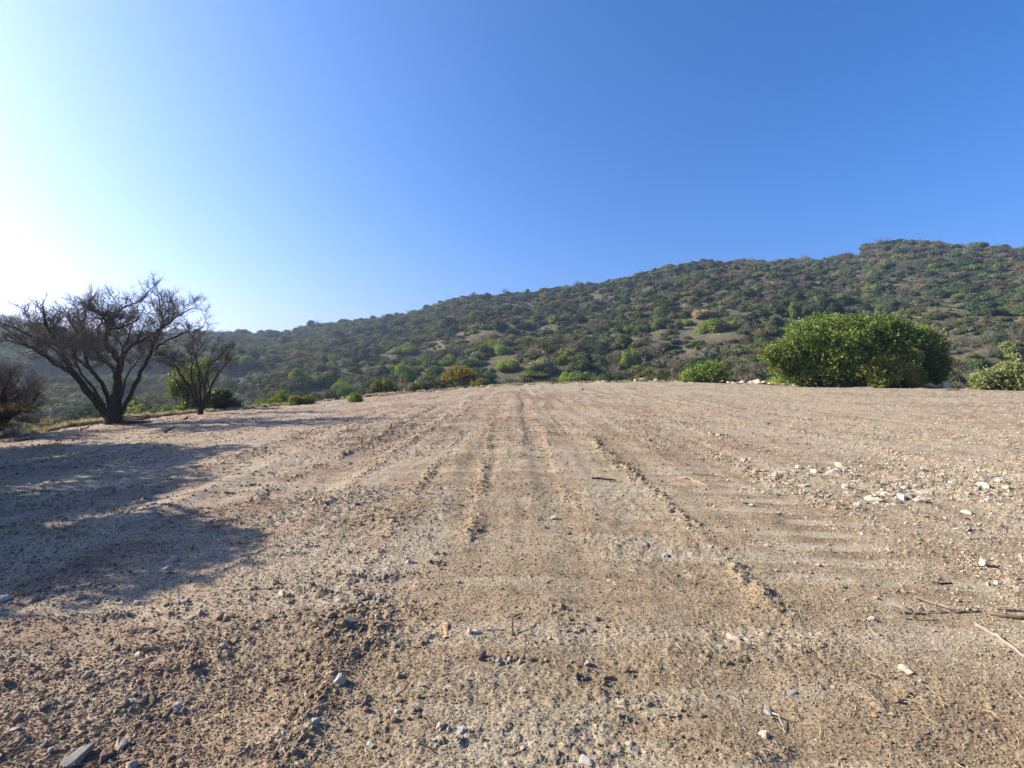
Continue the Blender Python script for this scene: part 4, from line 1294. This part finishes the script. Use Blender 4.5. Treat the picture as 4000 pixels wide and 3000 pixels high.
# white stones of the patch at right
def stone_patch():
    g = np.random.default_rng(44)
    pts = []
    def place(px, py, w, hf, tn, lab, grp=None):
        p = at(px, py); s = w * .256 / F * p[1] * .55
        for (q, rs) in pts:
            if np.hypot(*(q[:2] - p[:2])) < (rs + s) * .6: return
        pts.append((p, s))
        link('stone', ROCKM[g.integers(0, 12)], loc=p + np.array([0, 0, s * .08 * hf]), rot=(g.normal() * .12, g.normal() * .12, g.uniform(0, 6.28)), scale=(s, s * .85, s * .9 * hf), label=lab, cat='stone', group=grp, tint=tn)
    place(3250, 1855, 52, 1.1, WHITE, 'tallest white stone at the upper left of the white stone patch')
    place(3450, 1893, 50, .8, WHITE, 'white stone with a dark notch in the middle of the white stone patch')
    place(3455, 1930, 54, .8, WHITE, 'long white stone in the centre of the white stone patch')
    place(3590, 1955, 50, .8, PALE, 'cream rounded stone at the lower right end of the thick white stone patch')
    place(3410, 1950, 66, .6, WHITE, 'long flat white slab at the lower left of the white stone patch')
    place(3520, 1945, 56, .7, GREY, 'grey white stone among the lower part of the white stone patch')
    place(3840, 1900, 66, .6, WHITE, 'flat cream slab near the right edge of the white stone patch')
    place(3905, 1885, 40, .8, WHITE, 'bright white stone right of the flat cream slab near the right edge')
    place(3930, 1905, 52, .6, PALE, 'flat cream stone below the bright white one near the right edge')
    place(2980, 1925, 24, .9, WHITE, 'small white stone alone at the left end of the white stone patch')
    for k in range(300):
        c = g.choice(4, p=[.45, .25, .18, .12])
        if c == 0: px, py = 3480 + g.normal() * 95, 1915 + g.normal() * 32
        elif c == 1: px, py = 3120 + g.normal() * 110, 1850 + g.normal() * 22
        elif c == 2: px, py = 3800 + g.normal() * 120, 1920 + g.normal() * 30
        else: px, py = 3350 + g.normal() * 220, 1885 + g.normal() * 50
        if px > 4010 or py < 1790 or py > 2030: continue
        w = min(46, 16 * g.uniform(.05, 1) ** -.5)
        tn = np.array([WHITE, PALE, GREY][g.choice(3, p=[.45, .40, .15])]) * g.uniform(.62, 1.0)
        place(px, py, w, g.uniform(.5, .85), tn, '%s %s stone in the %s %s part of the white stone patch' % ('larger' if w > 26 else 'small', 'cream white' if tn[0] - tn[2] > .14 else 'greyish white', 'upper' if py < 1895 else 'lower', 'left' if px < 3250 else 'middle' if px < 3650 else 'right'), 'white stones in the patch at right')
    # stones pushed along the right rim
    rim = [(3140, 1487, 26), (3120, 1484, 18), (2870, 1482, 30), (2900, 1484, 34), (2935, 1484, 36), (2955, 1489, 40), (2985, 1492, 26), (3010, 1492, 22), (2845, 1480, 20), (2820, 1482, 18),
           (3060, 1497, 18), (3100, 1502, 16), (3205, 1508, 30), (3250, 1513, 12), (3395, 1522, 20), (3430, 1523, 24), (3540, 1522, 18), (3630, 1516, 50), (3700, 1518, 52), (3655, 1521, 24),
           (3760, 1520, 18), (3810, 1518, 24), (3850, 1520, 22), (3900, 1518, 60), (3930, 1523, 30), (3980, 1530, 30), (3320, 1517, 14), (2780, 1484, 16), (2510, 1491, 30), (2480, 1493, 18), (2360, 1497, 20), (2560, 1493, 24)]
    special = {(3630, 1516): 'large cream boulder on the right rim, left of the white boulder',
               (3700, 1518): 'large white boulder on the right rim beside a short dark log end',
               (3900, 1518): 'wide flat cream boulder on the rim in front of the pale bush at far right',
               (3205, 1508): 'white stone on the rim in front of the lower left of the huge evergreen'}
    for (px, py, w) in rim:
        d = ray(px, py)
        a = math.atan2(d[0], d[1]); r = float(edge_r(a)) - 1.0
        x, y = r * math.sin(a), r * math.cos(a); z = float(Hf(x, y))
        s = w * .256 / F * y * .55
        lab = special.get((px, py), '%s cream stone pushed up along the rim, %s' % ('flat' if w > 24 else 'small', 'left of the huge evergreen' if px < 3150 else 'in front of the huge evergreen' if px < 3640 else 'right of the huge evergreen'))
        link('rim_stone', ROCKM[g.integers(0, 12)], loc=(x, y, z + s * .25), rot=(g.normal() * .1, g.normal() * .1, g.uniform(0, 6.28)), scale=(s, s * .8, s * g.uniform(.45, .75)), label=lab, cat='stone',
             group=None if (px, py) in special else 'stones along the right rim', tint=np.array(WHITE) * g.uniform(.85, 1.05))
stone_patch()

# clods that stand out in the foreground, each an object
def big_clods():
    g = np.random.default_rng(46)
    n = 0
    clusters = [(1400, 2400, 60, 45, 26), (1450, 2350, 50, 18, 10), (1340, 2470, 35, 25, 12), (1100, 2360, 50, 40, 14), (680, 2370, 60, 30, 10), (2200, 2400, 50, 25, 14), (2250, 2450, 60, 15, 8),
                (2900, 2560, 60, 20, 8), (2050, 2585, 130, 10, 18), (2400, 2640, 120, 12, 14), (2560, 2805, 110, 10, 16), (1500, 2780, 90, 25, 18), (1200, 2780, 50, 45, 22), (1120, 2950, 60, 40, 18),
                (560, 2740, 60, 40, 14), (260, 2620, 90, 30, 16), (350, 2960, 120, 25, 14), (2230, 2950, 90, 30, 16), (1800, 2900, 80, 12, 10), (3560, 2700, 60, 40, 6), (180, 2320, 140, 40, 18), (2680, 2020, 60, 45, 14),
                (2620, 1950, 30, 25, 8), (2750, 2120, 60, 50, 10), (2000, 2980, 300, 10, 14), (700, 2500, 300, 100, 18)]
    for cx, cy, sx, sy, m in clusters:
        for k in range(m):
            if n >= 290: return
            px, py = cx + g.normal() * sx, cy + g.normal() * sy
            if not (0 < px < 4000 and py < 2995): continue
            p = at(px, py); w = min(48, 20 * g.uniform(.1, 1) ** -.5)
            s = w * .256 / F * p[1] * .5
            tn = np.array(soil(np.array([p[0]]), np.array([p[1]]))[0]) * g.uniform(.65, 1.05)
            if g.uniform() < .15: tn = np.array(GREY) * g.uniform(.6, 1)
            o = link('soil_clod', ROCKM[g.integers(0, 12)], loc=p + np.array([0, 0, s * .3]), rot=(g.normal() * .4, g.normal() * .4, g.uniform(0, 6.28)), scale=(s, s * g.uniform(.6, 1), s * g.uniform(.6, 1)),
                 label='%s %s clod of earth %s, %s' % ('big' if w > 34 else 'small', 'greyish' if abs(tn[0] - tn[2]) < .06 else 'dark brown' if tn[0] < .2 else 'light brown', 'near the bottom edge' if py > 2750 else 'in the rough soil', ('lower left', 'left of centre', 'at the centre', 'right of centre', 'lower right')[int(min(px / 800, 4))] if py > 2250 else 'in the middle of the field'), cat='clod', group='larger clods in the foreground', tint=tn)
            n += 1
big_clods()

# ------------------------------------------------------------------ sticks, bark, leaf, tufts
def stick(name, label, pts, wpx, m, lift=0.4, cat='stick', parent=None, jit=.10, taper=.55):
    """pts in photo pixels, lying on the ground; optional third value lifts a point by metres"""
    g = np.random.default_rng(int(pts[0][0] * 7 + pts[0][1]))
    P = []
    for q in pts:
        p = at(q[0], q[1]); p[2] += (q[2] if len(q) > 2 else 0); P.append(p)
    P = np.array(P); dep = P[:, 1].mean()
    r = wpx * .256 / F * dep * .5
    t = np.linspace(0, 1, len(P)); tt = np.linspace(0, 1, max(7, len(P) * 3))
    Q = np.stack([np.interp(tt, t, P[:, c]) for c in range(3)], 1)
    L = np.linalg.norm(Q[-1] - Q[0])
    Q[1:-1] += g.normal(size=(len(Q) - 2, 3)) * [L * jit * .12, L * jit * .12, L * .01]
    Q[:, 2] += r * .7
    base = Q[0].copy()
    B = Buf(); B.tube(Q - base, np.linspace(r, r * taper, len(Q)) * (1 + .1 * g.normal(size=len(Q))), 7)
    me = B.mesh(name, [m])
    if parent is not None:
        return link(name, me, parent=parent, loc=base - np.array(parent.location))
    return link(name, me, loc=base, label=label, cat=cat)

fk = link('forked_branch', None, loc=at(2003, 2487), label='thin forked dark branch with an upturned hooked end, lower centre', cat='stick')
stick('twig', None, [(1900, 2470), (1940, 2466), (1970, 2468), (2003, 2487)], 5, M_woodbrown, parent=fk)
stick('twig', None, [(2005, 2490), (2002, 2470, .03), (2003, 2455, .06), (2044, 2432, .05)], 8, M_wooddark, parent=fk)
stick('twig', 'stubby stick leaning up from the soil left of bottom centre', [(1544, 2738), (1575, 2730, .03), (1612, 2715, .07)], 8, M_woodbrown)
stick('twig', 'long straight pale edged twig lying flat below the left shadow', [(923, 2311), (1000, 2308), (1078, 2306)], 7, M_woodpale)
stick('twig', 'dark crooked twig in the rough soil at lower left of centre', [(1048, 2676), (1100, 2662), (1165, 2652)], 9, M_wooddark)
stick('log_piece', 'short thick dark piece of wood lying in the middle of the field right of centre', [(2312, 1872), (2350, 1872), (2402, 1876)], 11, M_wooddark, taper=.6)
stick('twig', 'bleached pale stick in the far middle of the field left of centre', [(1773, 1760), (1800, 1766), (1826, 1774)], 7, M_woodpale)
stick('twig', 'short pale stick below the bleached one left of centre', [(1822, 1913), (1846, 1922)], 7, M_woodpale)
stick('twig', 'pinkish stick, upper of two near the windrow right of centre', [(2645, 1867), (2690, 1874), (2765, 1900)], 9, M_woodpale)
stick('twig', 'pinkish stick, lower of two near the windrow right of centre', [(2640, 1872), (2690, 1890), (2720, 1902)], 9, M_woodbrown)
R8 = lambda x, y: (2700 + x * .5877, 2200 + y * .5877)
brush = link('brushwood_pile', None, loc=at(*R8(1750, 320)), label='flattened pile of brown dead branches near the right edge of the field', cat='brushwood')
for pts, w, m in [([(1480, 228), (1600, 258), (1740, 302)], 8, M_woodpale), ([(1500, 240), (1620, 275), (1745, 306)], 5, M_wooddark), ([(1535, 258), (1640, 296), (1740, 304), (1835, 318)], 7, M_woodbrown),
                  ([(1420, 336), (1560, 334), (1700, 326), (1900, 324)], 11, M_woodbrown), ([(1425, 370), (1500, 376), (1640, 382)], 6, M_wooddark), ([(1424, 294), (1450, 312), (1470, 322)], 8, M_wooddark),
                  ([(1500, 312), (1600, 314), (1720, 318)], 5, M_woodpale), ([(1880, 292), (1930, 306)], 6, M_wooddark), ([(1640, 310), (1760, 330), (1860, 318)], 12, M_woodbrown)]:
    stick('branch', None, [R8(*q) for q in pts], w, m, parent=brush)
stick('log_piece', 'thick brown log piece right of the brushwood pile at the right edge', [R8(1950, 335), R8(2060, 362), R8(2210, 378)], 18, M_woodbrown, taper=.8)
stick('twig', 'straight dark stick above the thick log piece at the right edge', [R8(2030, 310), R8(2130, 320), R8(2230, 326)], 8, M_wooddark)
stick('twig', 'short pale stick at lower right of centre in the open soil', [(2859, 2724), (2880, 2735), (2901, 2748)], 7, M_woodpale)
stick('twig', 'curved stick pointing away from the bluish white stone at lower right', [(3012, 2782), (3040, 2805, .02), (3064, 2852)], 8, M_woodpale)
stick('twig', 'short dark bark strip lying flat at lower right', [(3411, 2642), (3430, 2648), (3448, 2655)], 10, M_wooddark)
stick('twig', 'dark bent bark piece above the brushwood pile at right', [R8(1600, 128), R8(1660, 140), R8(1730, 126)], 10, M_wooddark)
stick('twig', 'thin pale stalk arching over clods right of bottom centre', [(2411, 2757), (2435, 2775, .03), (2463, 2801)], 5, M_woodpale)
stick('twig', 'pale thin stick at right of centre in the lower field', [(2639, 2517), (2655, 2532), (2675, 2549)], 6, M_woodpale)
stick('twig', 'black straight stick at bottom left of centre', [(1629, 2905), (1665, 2925, .01), (1703, 2950)], 9, M_wooddark)
stick('twig', 'thin pale arched straw stem at centre of the field', [(2372, 2257), (2398, 2268), (2411, 2296)], 4, M_straw)
stick('twig', 'brown root-like stick at the bottom right of centre', [(2000, 2950), (2025, 2936), (2055, 2926)], 9, M_woodbrown)
stick('twig', 'tiny pale splinter at bottom centre', [(1724, 2646), (1752, 2636)], 7, M_woodpale)
stick('twig', 'pale long twig joined to a pale pointed stone at lower left', [(810, 2548), (840, 2556), (880, 2548)], 5, M_woodpale)
stick('twig', 'tan stick in the sunlit strip between shadows at left', [(1660 * .5877, 1700 + 325 * .5877), (1700 * .5877, 1700 + 318 * .5877)], 12, M_woodpale)
stick('root_piece', 'short dark log end against the white boulder on the right rim', [(3700, 1524), (3740, 1526)], 12, M_wooddark, taper=.9)
stick('plank', 'long pale half buried board running out at the right edge', [R8(1890, 412), R8(2000, 470), R8(2100, 535), R8(2215, 625)], 13, M_woodpale, taper=.8)
stick('fallen_branch', 'arched dead branch on the ground below the slender bare tree', [c1(1425, 1415), c1(1450, 1395), c1(1500, 1378), c1(1560, 1388)], 6, M_wooddark)
stick('fallen_branch', 'short dark branch at the rim between the two bare trees', [c1(1590, 1310), c1(1620, 1285), c1(1650, 1300)], 6, M_wooddark)
stick('fallen_branch', 'small dead branch left of the large bare tree base', [c1(700, 1395), c1(760, 1370), c1(800, 1350)], 5, M_wooddark)
stick('fallen_branch', 'dark branch along the rim near the left edge', [c1(150, 1490), c1(230, 1478), c1(300, 1470)], 7, M_wooddark)
stick('fallen_branch', 'short dark wood piece on the lit soil left of the shadow bands', [c1(480, 1485), c1(520, 1483), c1(560, 1484)], 7, M_wooddark)
# debris mound at the foot of the big tree
def mound():
    g = np.random.default_rng(3)
    B = Buf()
    for k in range(46):
        q = c1(1110 + g.normal() * 70, 1325 + g.normal() * 9)
        p = at(*q); th = g.normal() * .35; L = g.uniform(.15, .5)
        d = np.array([math.cos(th), math.sin(th), 0]) * L; h = g.uniform(.02, .2) * math.exp(-((q[0] / .452 - 1110) / 90) ** 2)
        m0 = p + [0, 0, h]
        B.tube([m0 - d, m0 + g.normal(size=3) * .04, m0 + d], [.02, .025, .012], 4)
    V, Fa = rock_verts(990, 2, .5, 4, .4)
    p = at(*c1(1120, 1335))
    B.add(V * [.85, .4, .3] + p, T=Fa)
    off = p.copy()
    B.V = [v - off for v in B.V]
    link('brush_heap', B.mesh('brush_heap', [M_wooddark], smooth=False), loc=off, label='dark heap of dead branches at the right foot of the large bare tree', cat='brushwood')
mound()

# orange bark piece, fallen leaf, tufts, sapling
def bark_piece():
    p = at(1742, 2500); q = at(1740, 2440)
    B = Buf(); d = q - p; n = 9; g = np.random.default_rng(2)
    w = 26 * .256 / F * p[1] * .5
    V = []
    for i in range(n):
        t = i / (n - 1); c = d * t + [g.normal() * w * .12, 0, .004]
        ww = w * (.75 + .25 * math.sin(t * 9)) * (1 + .15 * g.normal())
        for k in range(6):
            a = math.pi * k / 5
            V.append(c + np.array([math.cos(a) * ww, 0, math.sin(a) * ww * .55 + abs(g.normal()) * .002]))
    Q = [(i * 6 + k, i * 6 + k + 1, (i + 1) * 6 + k + 1, (i + 1) * 6 + k) for i in range(n - 1) for k in range(5)]
    B.add(V, Q=Q)
    link('bark_piece', B.mesh('bark_piece', [M_barkorange], smooth=False), loc=p, label='ribbed orange brown piece of bark lying lengthwise left of the forked branch', cat='bark')
bark_piece()
def leaf():
    p = at(3414, 2805); s = 24 * .256 / F * p[1] * .5
    V = [(-s, 0, 0), (-s * .5, s * .5, s * .7), (s * .5, s * .4, s * 1.2), (s * .9, 0, s * .5), (s * .4, -s * .5, s * .25), (-s * .4, -s * .4, s * .1), (0, 0, s * .45)]
    T = [(0, 6, 1), (1, 6, 2), (2, 6, 3), (3, 6, 4), (4, 6, 5), (5, 6, 0)]
    me = new_mesh('dry_leaf', np.array(V), np.array(T), [M_leaforange])
    o = link('dry_leaf', me, loc=p + [0, 0, .004], label='curled orange dry leaf on the soil at lower right', cat='leaf')
leaf()
def tuft(px, py, w, label, tn, n=26):
    p = at(px, py); s = w * .256 / F * p[1]
    me = grass_tuft(int(px), n, 1.0, .05, 1.1)
    link('grass_tuft', me, loc=p, scale=(s * .55, s * .55, s * .6), label=label, cat='grass', tint=tn)
tuft(752, 2144, 50, 'small fresh green grass tuft at the lower border of the left shadow', (.22, .30, .06))
tuft(1885, 2745, 44, 'faint green and straw coloured grass tuft near bottom centre', (.30, .30, .13), 16)
tuft(380, 2405, 40, 'dull yellowish green weed in the soil at lower left', (.32, .31, .14), 18)
tuft(1725, 2590, 34, 'tiny withered green weed below the orange bark piece', (.26, .26, .12), 14)
def sapling():
    p = at(2277, 1524)
    root = link('dead_sapling', None, loc=p, label='tiny upright bare twig with a dark clump at its foot, far middle of the field', cat='sapling')
    B = Buf(); B.tube([(0, 0, 0), (.01, 0, .25), (-.02, 0, .55)], [.012, .01, .006], 4)
    link('stem', B.mesh('stem', [M_wooddark]), parent=root)
    V, Fa = rock_verts(77, 1, .5, 4, .8)
    link('foot_clump', new_mesh('foot_clump', V * [.12, .1, .09], Fa, [M_wooddark]), parent=root, loc=(0.02, 0, .05))
sapling()

# ------------------------------------------------------------------ haze
def haze():
    m = bpy.data.materials.new('haze'); m.use_nodes = True
    nt = m.node_tree; nt.nodes.clear()
    o = nt.nodes.new('ShaderNodeOutputMaterial'); v = nt.nodes.new('ShaderNodeVolumePrincipled')
    v.inputs['Color'].default_value = (0.62, 0.78, 1.0, 1); v.inputs['Density'].default_value = 0.00055
    v.inputs['Anisotropy'].default_value = 0.6
    nt.links.new(v.outputs[0], o.inputs['Volume'])
    a, b, zl, zh = 1600, 1600, -40, 170
    V = [(-a, -b, zl), (a, -b, zl), (a, b, zl), (-a, b, zl), (-a, -b, zh), (a, -b, zh), (a, b, zh), (-a, b, zh)]
    Q = [(0, 3, 2, 1), (4, 5, 6, 7), (0, 1, 5, 4), (1, 2, 6, 5), (2, 3, 7, 6), (3, 0, 4, 7)]
    link('haze', new_mesh('haze', np.array(V, float), np.array(Q), [m]), kind='stuff')
haze()
